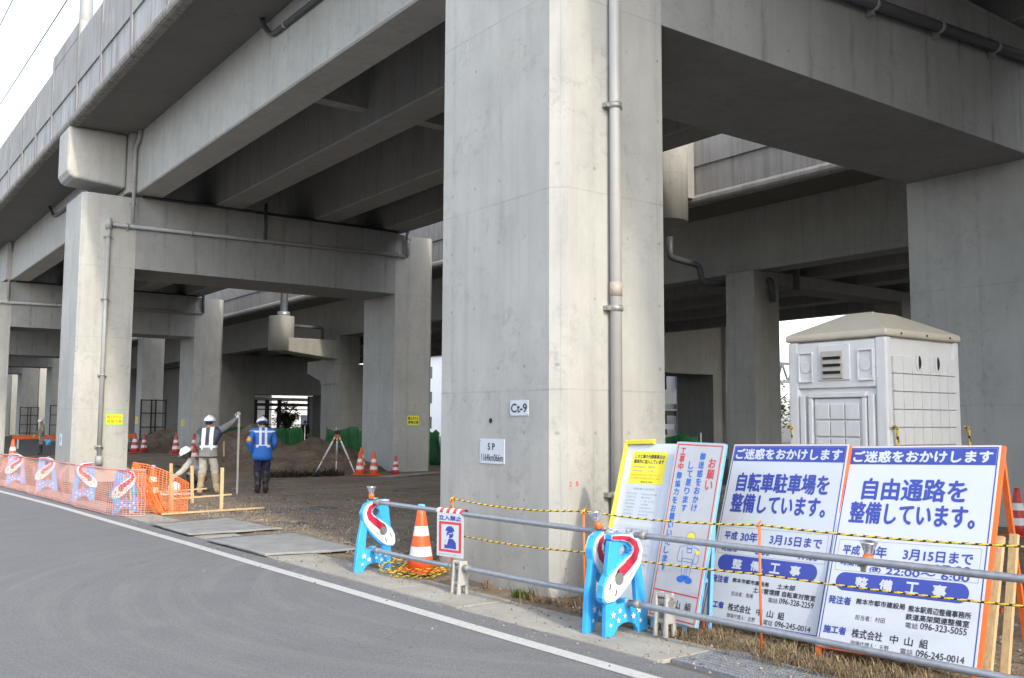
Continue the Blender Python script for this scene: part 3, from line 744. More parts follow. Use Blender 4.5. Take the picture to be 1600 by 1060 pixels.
def work_sign(o, fr, h, title1, t1, title2, date, rows, dept, tel1, tanto):
    w = 1.10; k = h/1.50
    b = MB()
    outline(b, fr, .012, w-.012, .012, h-.012, .008, 0)
    rect(b, fr, .022, w-.022, h-.145, h-.022, 0, .0013)
    pill = [(.125, 0)]; cu0, cu1, cv, rr = .135, .94, .47*k, .066
    poly(b, fr, disc(cu0, cv, rr, rr, 14, math.pi/2, 3*math.pi/2)+disc(cu1, cv, rr, rr, 14, -math.pi/2, math.pi/2), 0)
    outline(b, fr, .045, 1.055, .545*k, .775*k, .0035, 3)
    b.build('printed_panels', INK, o)
    l = MB()
    T(l, fr, 'ご迷惑をおかけします', .045, 1.055, h-.128, h-.04, 1, .004, .0032)
    T(l, fr, title1, *t1, 1.085*k, 1.245*k, 0, .005)
    T(l, fr, title2, .09, .985, .905*k, 1.062*k, 0, .005)
    for s_, u0, u1 in (('整', .22, .31), ('備', .40, .49), ('工', .585, .675), ('事', .77, .86)): T(l, fr, s_, u0, u1, .433*k, .508*k, 1, .0035, .0032)
    T(l, fr, '平成', .085, .215, .665*k, .735*k, 0, .002); T(l, fr, date, .25, 1.005, .66*k, .74*k, 0, .0022)
    for s_, u0, u1, v0, v1 in rows: T(l, fr, s_, u0, u1, v0*k, v1*k, 0, .0018)
    T(l, fr, '発注者', .04, .21, .305*k, .36*k, 0, .0022); T(l, fr, '施工者', .04, .21, .098*k, .15*k, 0, .0022)
    for s_, u0, u1, v0, v1 in dept: T(l, fr, s_, u0, u1, v0*k, v1*k, 2, .0010)
    T(l, fr, tanto, .26, .475, .212*k, .248*k, 2); T(l, fr, '電話', .62, .705, .205*k, .242*k, 2); T(l, fr, tel1, .72, 1.02, .208*k, .25*k, 2, .0008)
    T(l, fr, '株式会社', .255, .475, .09*k, .15*k, 2, .0012)
    for s_, u0 in (('中', .53), ('山', .63), ('組', .73)): T(l, fr, s_, u0, u0+.055, .09*k, .145*k, 2, .001)
    T(l, fr, '現場代理人：五野', .255, .53, .034*k, .07*k, 2); T(l, fr, '電話', .61, .695, .03*k, .07*k, 2); T(l, fr, '096-245-0014', .715, 1.025, .032*k, .074*k, 2, .0008)
    l.build('lettering', INK, o)
o4, f4 = sign_base(Q4, 'work_signboard', 'white and blue signboard for the free passage works, rightmost of the row', 'A-frame signboards by the rail', WHITEP, ORANGE, ORANGE, timber=True)
work_sign(o4, f4, 1.513, '自由通路を', (.16, .91), '整備しています。', '30年　 3月15日まで',
    [('時間帯', .085, .24, .585, .635), ('(昼)', .33, .41, .603, .643), ('8:00～17:00', .45, 1.0, .603, .645), ('(夜)', .31, .39, .552, .592), ('22:00～ 6:00', .43, .995, .549, .594)],
    [('熊本市都市建設局', .25, .60, .32, .36), ('熊本駅周辺整備事務所', .625, 1.035, .312, .355), ('鉄道高架関連整備室', .615, 1.03, .258, .30)], '096-323-5055', '担当者：村田')
o3, f3 = sign_base(Q3, 'work_signboard', 'white and blue signboard for the bicycle parking works, behind the orange rope stake', 'A-frame signboards by the rail', WHITEP, ORANGE, ORANGE)
work_sign(o3, f3, 1.456, '自転車駐車場を', (.11, .985), '整備しています。', '30年　 3月15日まで',
    [('時間帯', .085, .24, .565, .615), ('8:00　～　17:00', .42, .99, .565, .62)],
    [('熊本市都市建設局', .25, .60, .32, .355), ('土木部', .68, .84, .318, .358), ('土木管理課 自転車対策室', .465, 1.025, .262, .305)], '096-328-2259', '担当者：馬場')
# notice board with cartoon worker
o2, f2 = sign_base(Q2, 'request_signboard', 'narrow grey request board with red border, vertical writing and a bowing worker drawing', 'A-frame signboards by the rail', GREYSHEET, LBLUE, LBLUE)
IK2 = [REDI, BLUEV, BLACKI, YELS, WHITEP, GREYSHEET]
b = MB(); outline(b, f2, .018, .514, .016, 1.42, .010, 0); rect(b, f2, .028, .504, .215, .226, 0)
b.build('border', IK2, o2)
l = MB()
def vert(s, u, v_top, v_bot, size, mi):
    st = (v_top-v_bot)/len(s)
    for i, ch in enumerate(s):
        vc = v_top-st*(i+.5); T(l, f2, ch, u-size/2, u+size/2, vc-size*.5, vc+size*.5, mi, .0018)
vert('お願い', .43, 1.32, 1.05, .075, 0)
vert('御迷惑をおかけ', .315, 1.36, .87, .058, 1)
vert('して居ります', .205, 1.28, .86, .056, 1)
vert('工事中', .09, 1.39, 1.20, .056, 0)
vert('御協力をお願いいたします', .088, 1.19, .37, .055, 1)
for s_, u in (('㈱', .09), ('中', .20), ('山', .305), ('組', .42)): T(l, f2, s_, u-.032, u+.032, .105, .17, 2, .001)
l.build('lettering', IK2, o2)
d = MB(); cu = .335
poly(d, f2, disc(cu, .66, .05, .052, 18), 3, .0014)                 # helmet seen from above
stroke(d, f2, disc(cu, .66, .05, .052, 18)+[(cu+.05, .66)], .004, 1, .0018)
stroke(d, f2, [(cu-.05, .655), (cu-.052, .635), (cu+.05, .632), (cu+.05, .655)], .006, 1, .0018)
stroke(d, f2, disc(cu, .605, .032, .028, 12)+[(cu+.032, .605)], .004, 1)
body = [(cu-.045, .60), (cu-.10, .585), (cu-.115, .50), (cu-.10, .47), (cu-.06, .47), (cu-.07, .56)]
stroke(d, f2, body, .004, 1); stroke(d, f2, [(2*cu-a, b_) for a, b_ in body], .004, 1)
stroke(d, f2, [(cu-.055, .47), (cu-.04, .36)], .004, 1); stroke(d, f2, [(cu+.055, .47), (cu+.045, .36)], .004, 1)
stroke(d, f2, [(cu-.055, .50), (cu+.055, .50), (cu+.055, .475), (cu-.055, .475), (cu-.055, .50)], .004, 1)
stroke(d, f2, [(cu-.012, .43), (cu-.008, .36)], .004, 1); stroke(d, f2, [(cu+.012, .43), (cu+.012, .36)], .004, 1)
stroke(d, f2, [(cu-.02, .55), (cu+.03, .55), (cu+.03, .585), (cu-.02, .585), (cu-.02, .55)], .005, 1)
poly(d, f2, [(cu+.075, .545), (cu+.115, .545), (cu+.115, .572), (cu+.075, .572)], 3, .0016)
for sx in (-1, 1):
    poly(d, f2, disc(cu+sx*.042, .335, .042, .026, 16), 1, .0016); poly(d, f2, disc(cu+sx*.02, .35, .03, .022, 12), 1, .0018)
for sx in (-1, 1): stroke(d, f2, [(cu+sx*.125, .64), (cu+sx*.12, .665)], .003, 1); stroke(d, f2, [(cu+sx*.14, .635), (cu+sx*.137, .66)], .003, 1)
d.build('worker_drawing', IK2, o2)
# document board
o1, f1 = sign_base(Q1, 'notice_board', 'white notice board in yellow frame with papers pinned on, leftmost of the row', 'A-frame signboards by the rail', paint('pale_board', (.62, .65, .70), .4, 0, .05, 7), STEEL, STEEL)
b = MB(); A = f1(-.012, 0, .012); B = f1(-.012, 1.425, .012); b.bar(A, B, .034, .03, (0, -1, 0)); A = f1(-.02, 1.43, .012); B = f1(.33, 1.44, .012); b.bar(A, B, .04, .035, (0, -1, 0)); b.build('edge_guard', YELFRAME, o1, bevel=.006)
IK1 = [YELS, WHITEP, BLACKI, GREYI, ORANGEI]
b = MB(); rect(b, f1, .085, .50, 1.062, 1.352, 0); b.build('yellow_notice', IK1, o1)
b = MB(); rect(b, f1, .08, .50, .735, 1.045, 1, .0012); b.build('paper_sheet', IK1, o1)
b = MB(); rect(b, f1, .07, .52, .34, .70, 1, .0012); b.build('paper_sheet', IK1, o1)
l = MB()
T(l, f1, 'この工事の元請事業主は', .12, .475, 1.29, 1.325, 2, .001); T(l, f1, '建退共に加入しています', .115, .475, 1.245, 1.28, 2, .001)
T(l, f1, '建設業退職金共済', .12, .27, 1.205, 1.222, 3); T(l, f1, '事業所名', .30, .38, 1.205, 1.222, 3); T(l, f1, '事業主名', .12, .23, 1.17, 1.187, 3); T(l, f1, '中山組', .30, .37, 1.17, 1.187, 3)
T(l, f1, '掛金は雇用された日数に応じて', .11, .46, 1.135, 1.15, 4); T(l, f1, '共済証紙を手帳に貼付します', .11, .46, 1.105, 1.12, 4); T(l, f1, '建退共支部', .24, .38, 1.073, 1.09, 2)
T(l, f1, '建設業の許可票', .17, .42, 1.008, 1.028, 3)
for i in range(8):
    v = .975-.03*i; T(l, f1, ['商号又は名称', '代表者の氏名', '主任技術者の', '資格名資格者', '一般建設業の', '許可を受けた', '許可番号国土', '許可年月日平'][i], .10, .22, v-.009, v+.007, 3); T(l, f1, ['株式会社中山組', '専任の有無', '一級土木', '工事業第', '交通大臣許可', '平成年月日', '第特号', '土木'][i], .28, .28+.02*(9-(i*3) % 5), v-.009, v+.007, 3)
T(l, f1, '労災保険関係成立票', .16, .44, .655, .677, 3)
for i in range(7):
    v = .62-.04*i; T(l, f1, ['保険関係成立', '労働保険番号', '事業の期間平', '事業主の住所', '注文者の氏名', '事業主代理人', '下請負人氏名'][i], .09, .22, v-.01, v+.008, 3); T(l, f1, ['平成二十九年', '第四三一〇一', '至平成三十年', '熊本市中央区', '熊本市長', '現場代理', '連絡先'][i], .27, .27+.03*(7-(i*2) % 4), v-.01, v+.008, 3)
l.build('lettering', IK1, o1)

# plates on piers ---------------------------------------------------
def plate(name, label, x, y0, y1, z0, z1, rows, mats, ground, edge=None, face='x', group=None):
    cx = (y0+y1)/2; w = abs(y1-y0)
    if face == 'x': o = thing(name, label, 'sign', (x, cx, (z0+z1)/2), -math.pi/2, group)
    else: o = thing(name, label, 'sign', (cx, x, (z0+z1)/2), 0, group)
    h = z1-z0
    def fr(u, v, off=0.0): return Vector((u-w/2, -.006-off, v-h/2))
    b = MB(); b.add([(-w/2, -.006, -h/2), (w/2, -.006, -h/2), (w/2, -.006, h/2), (-w/2, -.006, h/2), (-w/2, 0, -h/2), (w/2, 0, -h/2), (w/2, 0, h/2), (-w/2, 0, h/2)], [(0,1,2,3),(4,7,6,5),(0,4,5,1),(1,5,6,2),(2,6,7,3),(3,7,4,0)])
    b.build('plate', ground, o)
    if edge:
        e = MB(); outline(e, fr, 0, w, 0, h, w*.05, 0, .0012); e.build('border', edge, o)
    l = MB()
    for s_, a, c, d_, e_, mi, bo in rows: T(l, fr, s_, a*w, c*w, d_*h, e_*h, mi, bo)
    l.build('lettering', mats, o)
    bo_ = MB()
    for u in (.05, .95):
        for v in (.07, .93): bo_.ell(fr(u*w, v*h, .001), .006, 8, 4)
    bo_.build('bolts', CLAMP, o)
plate('kilometre_plate', 'white plate on the near pier reading 5P and 1164km066m', 5.72, 8.31, 7.87, 1.225, 1.48, [('5 P', .34, .62, .56, .82, 0, .002), ('1164km066m', .07, .95, .11, .39, 0, .0005)], [BLACKI], WHITEP)
plate('number_plate', 'small white plate on the near pier reading Ct-9', 5.72, 7.775, 7.475, 1.72, 1.873, [('Ct-9', .07, .94, .22, .78, 0, .003)], [BLACKI], WHITEP)
GRB = paint('green_sign_edge', (.12, .55, .16), .5)
YR = [('頭上きけん', .1, .9, .55, .82, 0, .004), ('昇降注意', .1, .9, .18, .45, 0, .004)]
plate('caution_sign', 'yellow caution sign with green edge on the sunlit pier behind the pink net', 27.68, 6.54, 7.02, 1.53, 1.86, YR, [ORANGEI], YELS, GRB, 'y', 'yellow caution signs on the piers')
plate('caution_sign', 'yellow caution sign with green edge on the pier behind the stacked cones', 27.68, 16.06, 16.56, 1.53, 1.89, YR, [BLACKI], YELS, GRB, 'y', 'yellow caution signs on the piers')
plate('caution_sign', 'small yellow caution sign on the shaded pier left of the standing surveyor', 15.55, 49.95, 49.45, 1.4, 1.75, YR, [ORANGEI], YELS, None, 'x', 'yellow caution signs on the piers')
plate('caution_sign', 'small yellow caution sign on the slim column with guard rails', 15.35, 57.9, 57.3, 1.5, 1.9, YR, [ORANGEI], YELS, None, 'x', 'yellow caution signs on the piers')
plate('paper_notice', 'small white paper notice on the road face of the sunlit pier', 5.72, 29.25, 28.95, .95, 1.28, [('5P', .25, .75, .3, .7, 0, .002)], [BLUEV], WHITEP)
b = MB()
def frA(u, v, off=0): return Vector((u, 7.02-off-.001, v))
T(b, frA, '2', 5.865, 5.895, 1.045, 1.09, 0, .001); T(b, frA, '5', 5.945, 5.975, 1.045, 1.09, 0, .001); rect(b, frA, 5.862, 5.90, 1.02, 1.024, 0)
tag(b.build('painted_mark', REDI), 'faint red painted number 25 on the sunny face of the near pier', 'mark')
b = MB(); b.tube([(5.722, 8.12, 1.67), (5.714, 8.12, 1.67)], .026, 14); b.build('anchor_hole', DARK, via, True)

# ------------------------------------------------------------------ barricades, pipes, lamps
def star(cx, cz, r):
    return [(cx+(r if k % 2 == 0 else r*.42)*math.sin(k*math.pi/5), cz+(r if k % 2 == 0 else r*.42)*math.cos(k*math.pi/5)) for k in range(10)]
def barricade(label, loc, rz, flip=1, group='train nose barricades', first=[None, None]):
    """panel in local XZ, front toward -Y; flip mirrors the nose"""
    idx = 0 if flip > 0 else 1
    if first[idx] is not None: return dup(first[idx], loc, rz, label, group)
    o = thing('barricade', label, 'barricade', loc, rz, group); first[idx] = o
    P = lambda pts: [(flip*x, z) for x, z in pts]
    ax = ((1, 0, 0), (0, 0, 1), (0, -1, 0))
    b = MB(); O = (0, 0, 0)
    # two splayed legs, arched foot web, top plate with an oval hole
    b.prism(P([(-.235, 0), (-.12, 0), (-.105, .24), (-.080, .55), (-.03, .70), (-.075, .752), (-.135, .64), (-.20, .35)]), O, *ax, -.024, .024)
    b.prism(P([(.235, .0), (.13, .0), (.115, .24), (.10, .55), (.06, .70), (.12, .757), (.185, .72), (.218, .5)]), O, *ax, -.024, .024)
    arch = [(-.118, .02), (-.09, .062), (-.04, .085), (0, .09), (.04, .088), (.09, .068), (.128, .02)]
    b.prism(P([(-.106, .24)]+arch+[(.115, .24)]), O, *ax, -.021, .021)
    b.prism(P([(-.03, .22), (.03, .22), (.03, .275), (-.03, .275)]), O, *ax, -.03, .03)
    oc = (.03, .64); ho = disc(oc[0], oc[1], .040, .042, 16)
    def out_(a):
        c_, s_ = math.cos(a), math.sin(a); t_ = min((.11 if c_ < 0 else .09)/max(1e-6, abs(c_)), (.112 if s_ > 0 else .13)/max(1e-6, abs(s_))); return (oc[0]+c_*t_, oc[1]+s_*t_)
    for k in range(16):
        a0, a1 = 2*math.pi*k/16, 2*math.pi*(k+1)/16
        b.prism(P([ho[k], out_(a0), out_(a1), ho[(k+1) % 16]]), O, *ax, -.02, .02)
    b.build('body', CYAN, o, bevel=.008)
    h = MB(); h.tube([(0, -.05, .24), (0, .05, .24)], .028, 12); h.tube([(-.03, -.05, .795), (.03, -.05, .795)], .01, 8); h.build('pipe_socket', CLAMP, o)
    # train: swept body from upper left down to the lower right nose
    cl = [(.18, .755), (.08, .752), (-.01, .738), (-.075, .70), (-.100, .64), (-.078, .575), (-.01, .512), (.07, .447), (.15, .382), (.212, .325)]
    wd_ = [.018, .024, .032, .044, .055, .066, .080, .092, .095, .072]
    L_, R_ = [], []
    for i, (x, z) in enumerate(cl):
        a = cl[max(0, i-1)]; c = cl[min(len(cl)-1, i+1)]; dx, dz = c[0]-a[0], c[1]-a[1]; q = math.hypot(dx, dz); nx, nz = -dz/q, dx/q
        L_.append((x+nx*wd_[i], z+nz*wd_[i])); R_.append((x-nx*wd_[i], z-nz*wd_[i]))
    nose = [(.252, .285), (.265, .305), (.262, .335)]
    outl = R_ + [(.232, .268)] + nose + list(reversed(L_))
    grow = []
    n_ = len(outl)
    cx, cz = sum(p[0] for p in outl)/n_, sum(p[1] for p in outl)/n_
    rim = MB()
    for pts, d in ((outl, .05),):
        # blue rim: slightly wider copy behind
        L2 = [(p[0]+(p[0]-c[0])*.22, p[1]+(p[1]-c[1])*.22) for p, c in zip(L_, cl)]; R2 = [(p[0]+(p[0]-c[0])*.22, p[1]+(p[1]-c[1])*.22) for p, c in zip(R_, cl)]
        strip = MB()
        for i in range(len(cl)-1):
            strip.prism(P([R2[i], R2[i+1], L2[i+1], L2[i]]), O, *ax, -.034, .034)
        strip.prism(P([R2[-1], (.240, .254), (.268, .272), (.281, .305), (.274, .343), L2[-1]]), O, *ax, -.034, .034)
    strip.build('train_rim', CYAN, o, bevel=.008)
    tr = MB()
    for s_ in (1, -1):
        axx = ((1, 0, 0), (0, 0, 1), (0, -s_, 0))
        for i in range(len(cl)-1):
            tr.prism(P([R_[i], R_[i+1], L_[i+1], L_[i]]), O, *axx, .0342, .046, 0)
        tr.prism(P([R_[-1], (.232, .268), (.252, .282), (.265, .305), (.262, .335), L_[-1]]), O, *axx, .0342, .045, 0)
    tr.build('train_body', PWHITE, o)
    st = MB()
    for s_ in (1, -1):
        axx = ((1, 0, 0), (0, 0, 1), (0, -s_, 0))
        for i in range(0, 7):
            def at(i, t): return (cl[i][0]+(L_[i][0]-cl[i][0])*t, cl[i][1]+(L_[i][1]-cl[i][1])*t)
            tt = [-.6, -.5, -.4, -.35, -.3, -.2, -.12, -.02]; t0 = tt[i]; t1 = tt[i+1]
            st.prism(P([at(i, t0), at(i+1, t1), at(i+1, .88), at(i, .80)]), O, *axx, .0462, .0482, 0)
        def at2(i, t): return (cl[i][0]+(L_[i][0]-cl[i][0])*t, cl[i][1]+(L_[i][1]-cl[i][1])*t)
        st.prism(P([at2(7, -.02), (cl[7][0]+.012, cl[7][1]-.05), (cl[7][0]+.085, cl[7][1]+.012), at2(7, .88)]), O, *axx, .0463, .0486, 1)
        st.prism(P(disc(.108, .437, .046, .048, 18)), O, *axx, .0487, .050, 2)
        for hx, hz in ((.142, .335), (.205, .385)):
            st.prism(P([(hx-.012, hz+.022), (hx-.002, hz+.024), (hx+.012, hz-.02), (hx+.002, hz-.026)]), O, *axx, .0465, .0485, 1)
        st.prism(P([(-.045, .47), (-.037, .478), (.055, .40), (.047, .392)]), O, *axx, .0465, .0482, 3)
    st.build('train_livery', [PRED, PBLACK, PGREY, GREYI], o)
    sr = MB()
    for s_ in (1, -1):
        axx = ((1, 0, 0), (0, 0, 1), (0, -s_, 0))
        for x, z, r in ((-.125, .175, .034), (-.062, .135, .032), (-.145, .09, .022), (.03, .145, .022), (.085, .19, .024), (.10, .12, .025), (.155, .165, .03), (.185, .09, .02)):
            sr.prism(P(star(x, z, r)), O, *axx, .0285, .0302)
    sr.build('stars', PWHITE, o)
    return o
barricade('blue train barricade standing alone left of the roped cone, under a silver lamp', (5.08, 9.46, .014), R(4), 1)
barricade('blue train barricade in front of the overlapping pair by the notice board', (5.21, 5.56, .014), R(2), -1)
barricade('blue train barricade behind its twin, partly hidden, by the notice board', (5.17, 5.80, .014), R(14), 1)
for (x, y), fl, lab in (((4.38, 27.5), -1, 'blue train barricade behind the pink net, farthest left of the four'), ((4.54, 24.4), -1, 'blue train barricade behind the pink net, second from the far left'), ((4.6, 21.05), 1, 'blue train barricade behind the pink net whose nose points toward the right'), ((4.62, 17.82), -1, 'blue train barricade behind the pink net, next to the orange netting')):
    barricade(lab, (x, y, .014), R(3), fl)
def rail(label, a, b_, r=.0245):
    a = Vector(a); b_ = Vector(b_); m = MB(); d = (b_-a).normalized(); n = 12
    m.tube([a+(b_-a)*k/n+Vector((0, 0, -.004*math.sin(math.pi*k/n))) for k in range(n+1)], r, 16)
    for e, s_ in ((a, 1), (b_, -1)):
        m.tube([e+d*s_*.05, e+d*s_*.11], r*1.25, 14, 1)
    m.tube([a-d*.001, a+d*.02], r*.7, 12, 2)
    return tag(m.build('barrier_pipe', [STEEL, CLAMP, DARK]), label, 'pipe', 'grey steel pipes of the barrier')
rail('upper grey steel pipe from the lone barricade to the barricade pair', (5.06, 9.40, .775), (5.20, 5.66, .775))
rail('upper grey steel pipe crossing in front of the signboards to the right edge', (5.19, 5.42, .79), (5.52, 2.2, .80))
rail('lower grey steel pipe from the lone barricade to the low stand', (5.05, 9.38, .255), (5.09, 7.78, .262))
rail('lower grey steel pipe from the low stand to the barricade pair', (5.10, 7.70, .268), (5.24, 5.72, .27))
rail('lower grey steel pipe running beneath the signboards to the right edge', (5.20, 5.50, .262), (5.52, 2.2, .235))
def hstand(label, loc, rz):
    o = thing('pipe_stand', label, 'pipe stand', loc, rz, 'grey plastic pipe stands')
    b = MB()
    for y in (-.05, .05):
        b.prism([(-.07, 0), (-.03, 0), (-.025, .10), (.025, .10), (.03, 0), (.07, 0), (.045, .33), (-.045, .33)], (0, y, 0), (1, 0, 0), (0, 0, 1), (0, 1, 0), -.012, .012)
    b.box(-.04, .04, -.038, .038, .105, .135); b.box(-.042, .042, -.038, .038, .30, .325)
    b.build('frame', STAND, o, bevel=.006)
    b = MB(); b.tube([(0, -.07, .265), (0, .07, .265)], .036, 14); b.build('pipe_sleeve', CLAMP, o)
hstand('grey plastic pipe stand at the foot of the near pier, below the hanging notice', (5.10, 7.74, .0), R(2))
hstand('grey plastic pipe stand right of the barricade pair, below the grey board', (5.38, 5.30, .02), R(4))
def lamp(label, loc, rz=0, tilt=0, first=[None]):
    if first[0] is not None: o = dup(first[0], loc, rz, label); o.rotation_euler = (tilt, 0, rz); return o
    o = thing('warning_lamp', label, 'warning lamp', loc, rz, 'silver warning lamps clamped on the barrier'); first[0] = o
    b = MB(); b.lathe([(.030, 0), (.032, .05), (.028, .055)], (0, 0, 0), 16); b.build('base', ORANGE, o)
    b = MB(); b.lathe([(.024, .055), (.030, .075), (.050, .125), (.056, .13), (.056, .138), (.045, .14), (.02, .128)], (0, 0, 0), 20); b.build('reflector', paint('silver_reflector', (.72, .72, .74), .18, .85, .1, 40), o)
    b = MB(); b.box(-.012, .012, .02, .045, -.06, .02); b.box(-.03, .03, .028, .05, -.03, -.005); b.build('clamp', CLAMP, o)
    o.rotation_euler = (tilt, 0, rz)
    return o
lamp('silver warning lamp on top of the lone train barricade', (5.06, 9.47, .80))
lamp('silver warning lamp tilted above the barricade pair', (5.16, 5.80, .80), R(20), R(-18))
lamp('silver warning lamp on the upper pipe in front of the rightmost signboard', (5.42, 3.56, .775), R(-10), R(6))
# hanging notice
o = thing('hanging_notice', 'white no entry notice with red frame and worker silhouette hung on the pipe', 'notice', (5.10, 7.88, .80), -math.pi/2+R(12))
IKN = [WHITEP, REDI, BLUEI, GREYI]
def frn(u, v, off=0.0): return Vector(((u-.13)*1.4, -.031-off, v))
b = MB(); b.box(-.182, .182, -.031, -.028, -.45, -.02); b.build('sheet', WHITEP, o)
b = MB(); n = 8
for k in range(n):
    u0, u1 = -.182+.364*k/n, -.182+.364*(k+1)/n; sh = .02
    vs = []
    for a in range(9):
        t = math.pi*(-.1+1.25*a/8); vs += [(u0+sh*a/8-.01, .034*math.cos(t+math.pi)*1.0, .034*math.sin(t)-.02), (u1+sh*a/8-.01, .034*math.cos(t+math.pi), .034*math.sin(t)-.02)]
    b.add(vs, [(2*a, 2*a+1, 2*a+3, 2*a+2) for a in range(8)], k % 2)
b.build('striped_sleeve', [PWHITE, REDI], o)
b = MB(); T(b, frn, '立入禁止', .02, .24, -.10, -.055, 2, .002)
T(b, frn, '関係者以外立入はご遠慮下さい', .02, .24, -.437, -.42, 3); b.build('lettering', IKN, o)
b = MB(); outline(b, frn, .02, .24, -.405, -.115, .024, 1); b.build('red_frame', IKN, o)
b = MB(); c_ = .13
poly(b, frn, disc(c_, -.20, .042, .045, 16, 0, math.pi)+[(c_-.048, -.205), (c_+.046, -.205)], 2, .0016)
poly(b, frn, disc(c_, -.235, .034, .036, 16), 2, .0014)
poly(b, frn, [(c_-.055, -.37), (c_-.05, -.30), (c_-.03, -.275), (c_+.03, -.275), (c_+.058, -.31), (c_+.062, -.37)], 2, .0015)
poly(b, frn, [(c_-.055, -.33), (c_-.03, -.26), (c_-.018, -.235), (c_-.004, -.245), (c_-.012, -.275), (c_-.03, -.34)], 0, .0019)
poly(b, frn, [(c_-.012, -.222), (c_+.024, -.222), (c_+.022, -.229), (c_-.01, -.229)], 0, .0018)
b.build('silhouette', IKN, o)

# ------------------------------------------------------------------ cones
CG = 'traffic cones on the site'
def cone(label, loc, scale=1, rz=0, red=False, blue=False, first={}):
    key = (red, blue)
    if key in first:
        return dup(first[key], loc, rz, label, CG, (scale,)*3)
    o = thing('traffic_cone', label, 'cone', loc, rz, CG); first[key] = o
    col = CONER if red else CONEO
    b = MB(); r = lambda z: .145+(.035-.145)*(z-.03)/.66
    zs = [.03, .17, .27, .38, .48, .60, .69]; prof = []
    for z in zs: prof.append((r(z), z))
    b.lathe(prof, (0, 0, 0), 28, 0, [0, 1, 0, 1, 0, 0]); b.build('cone_body', [col, CONEW], o)
    if blue:
        b = MB(); b.lathe([(r(.645)+.003, .645), (r(.69)+.004, .70), (.022, .705)], (0, 0, 0), 20); b.build('top_cap', LBLUE, o)
    b = MB(); b.box(-.19, .19, -.19, .19, 0, .032); b.build('base', col, o, bevel=.02)
    o.scale = (scale,)*3
    return o
cone('orange and white cone with blue tip, wrapped in striped rope by the near pier', (5.47, 9.08, .02), 1.04, R(20), blue=True)
cone('orange and white cone with blue tip behind the orange netting', (5.81, 20.4, .0), 1.05, 0, blue=True)
cone('red and white cone at the right edge in front of the big shaded pier', (14.5, 7.0, 0), 1.03, 0, red=True)
cone('orange cone of the cluster by the tripod, tallest and frontmost', (14.25, 26.55, 0), 1.05, R(10))
cone('orange cone of the cluster by the tripod, at its left', (13.95, 26.9, 0), 1.05, R(40))
cone('orange cone of the cluster by the tripod, at its back', (14.1, 27.1, .12), 1.05, R(5))
cone('red cone leaning on its own right of the cone cluster', (15.0, 26.5, 0), .85, R(30), red=True)
cone('red cone beside the sunlit pier, first of the far row', (13.6, 51.2, 0), 1.5, 0, red=True)
cone('red cone of the far row, just left of the slim guarded column', (14.5, 52.8, 0), 1.35, 0, red=True)
cone('red cone of the far row, right of the slim guarded column', (15.8, 51.6, 0), 1.35, 0, red=True)
cone('red cone at the left corner of the pier behind the surveyors', (14.9, 48.6, 0), 1.5, 0, red=True)
cone('red cone in front of the pier behind the surveyors', (15.45, 47.5, 0), 1.5, 0, red=True)
cone('red cone just left of the standing surveyor with the staff', (10.4, 31.9, 0), 1.25, 0, red=True)
cone('orange cone between the two standing workers', (13.6, 36.5, 0), 1.2, 0)
cone('red cone right behind the standing surveyor, half hidden', (16.6, 46.5, 0), 1.5, 0, red=True)
cone('orange cone at the far left edge behind the pink net', (6.3, 40.5, 0), 1.35, 0)
cone('orange cone peeking past the left edge of the near pier', (12.6, 18.6, 0), 1.0, 0)

# ------------------------------------------------------------------ ropes and stakes
def rope_obj(label, pts, r=.0075, cat='rope', group='black and yellow striped ropes', seg=.02):
    P = [Vector(p) for p in pts]; out = []
    for a, c in zip(P, P[1:]):
        n = max(2, int((c-a).length/seg))
        out += [a+(c-a)*k/n for k in range(n)]
    out.append(P[-1]); m = MB()
    m.tube(out, r, 8, 0, True, lambda i, k: 1 if ((i*2+k) % 8) < 3 else 0)
    return tag(m.build('striped_rope', [ROPEY, ROPEB]), label, cat, group)
def sag(a, c, s, n=14):
    a = Vector(a); c = Vector(c); return [a+(c-a)*k/n-Vector((0, 0, s*4*(k/n)*(1-k/n))) for k in range(n+1)]
STK = [(5.24, 8.1, .90), (5.44, 6.32, .90), (5.57, 4.53, .93), (5.78, 2.3, .98)]
labs = ['thin orange rope stake behind the hanging notice', 'thin orange rope stake before the near pier, left of the barricade pair', 'thin orange rope stake in front of the bicycle parking signboard']
for i, (x, y, h) in enumerate(STK[:3]):
    o = thing('rope_stake', labs[i], 'stake', (x, y, 0), R(20*i), 'orange rope stakes')
    b = MB(); b.tube([(0, 0, -.05), (.008, 0, h*.5), (0, 0, h)], .010, 10); b.build('shaft', ORANGE, o)
    b = MB()
    for z in (h-.012, h-.36 if i else h-.34):
        b.tube([(0, 0, z), (.02, -.012, z+.03), (.034, 0, z+.01), (.02, .014, z-.012), (0, 0, z-.006)], .006, 6)
    b.build('rope_hook', ORANGE, o)
for row, dz, s_ in (('upper', -.01, .05), ('lower', -.36, .03)):
    pts = []
    for a, c in zip(STK, STK[1:]):
        g_ = sag((a[0], a[1], a[2]+dz), (c[0], c[1], c[2]+dz), s_*(.8 if a is STK[0] else .55)); pts += g_ if not pts else g_[1:]
    rope_obj(f'{row} striped rope strung along the orange stakes in front of the signs', pts)
# knots
for i, (x, y, h) in enumerate(STK[:2]):
    pts = [(x+.02*math.cos(t*.9)+.004*math.sin(3*t), y+.02*math.sin(t*.9), h-.02+.02*math.sin(t*1.7)) for t in range(14)]
    rope_obj(['knot of striped rope on the stake behind the hanging notice', 'knot of striped rope on the stake before the near pier'][i], pts, .0075, 'rope', None)
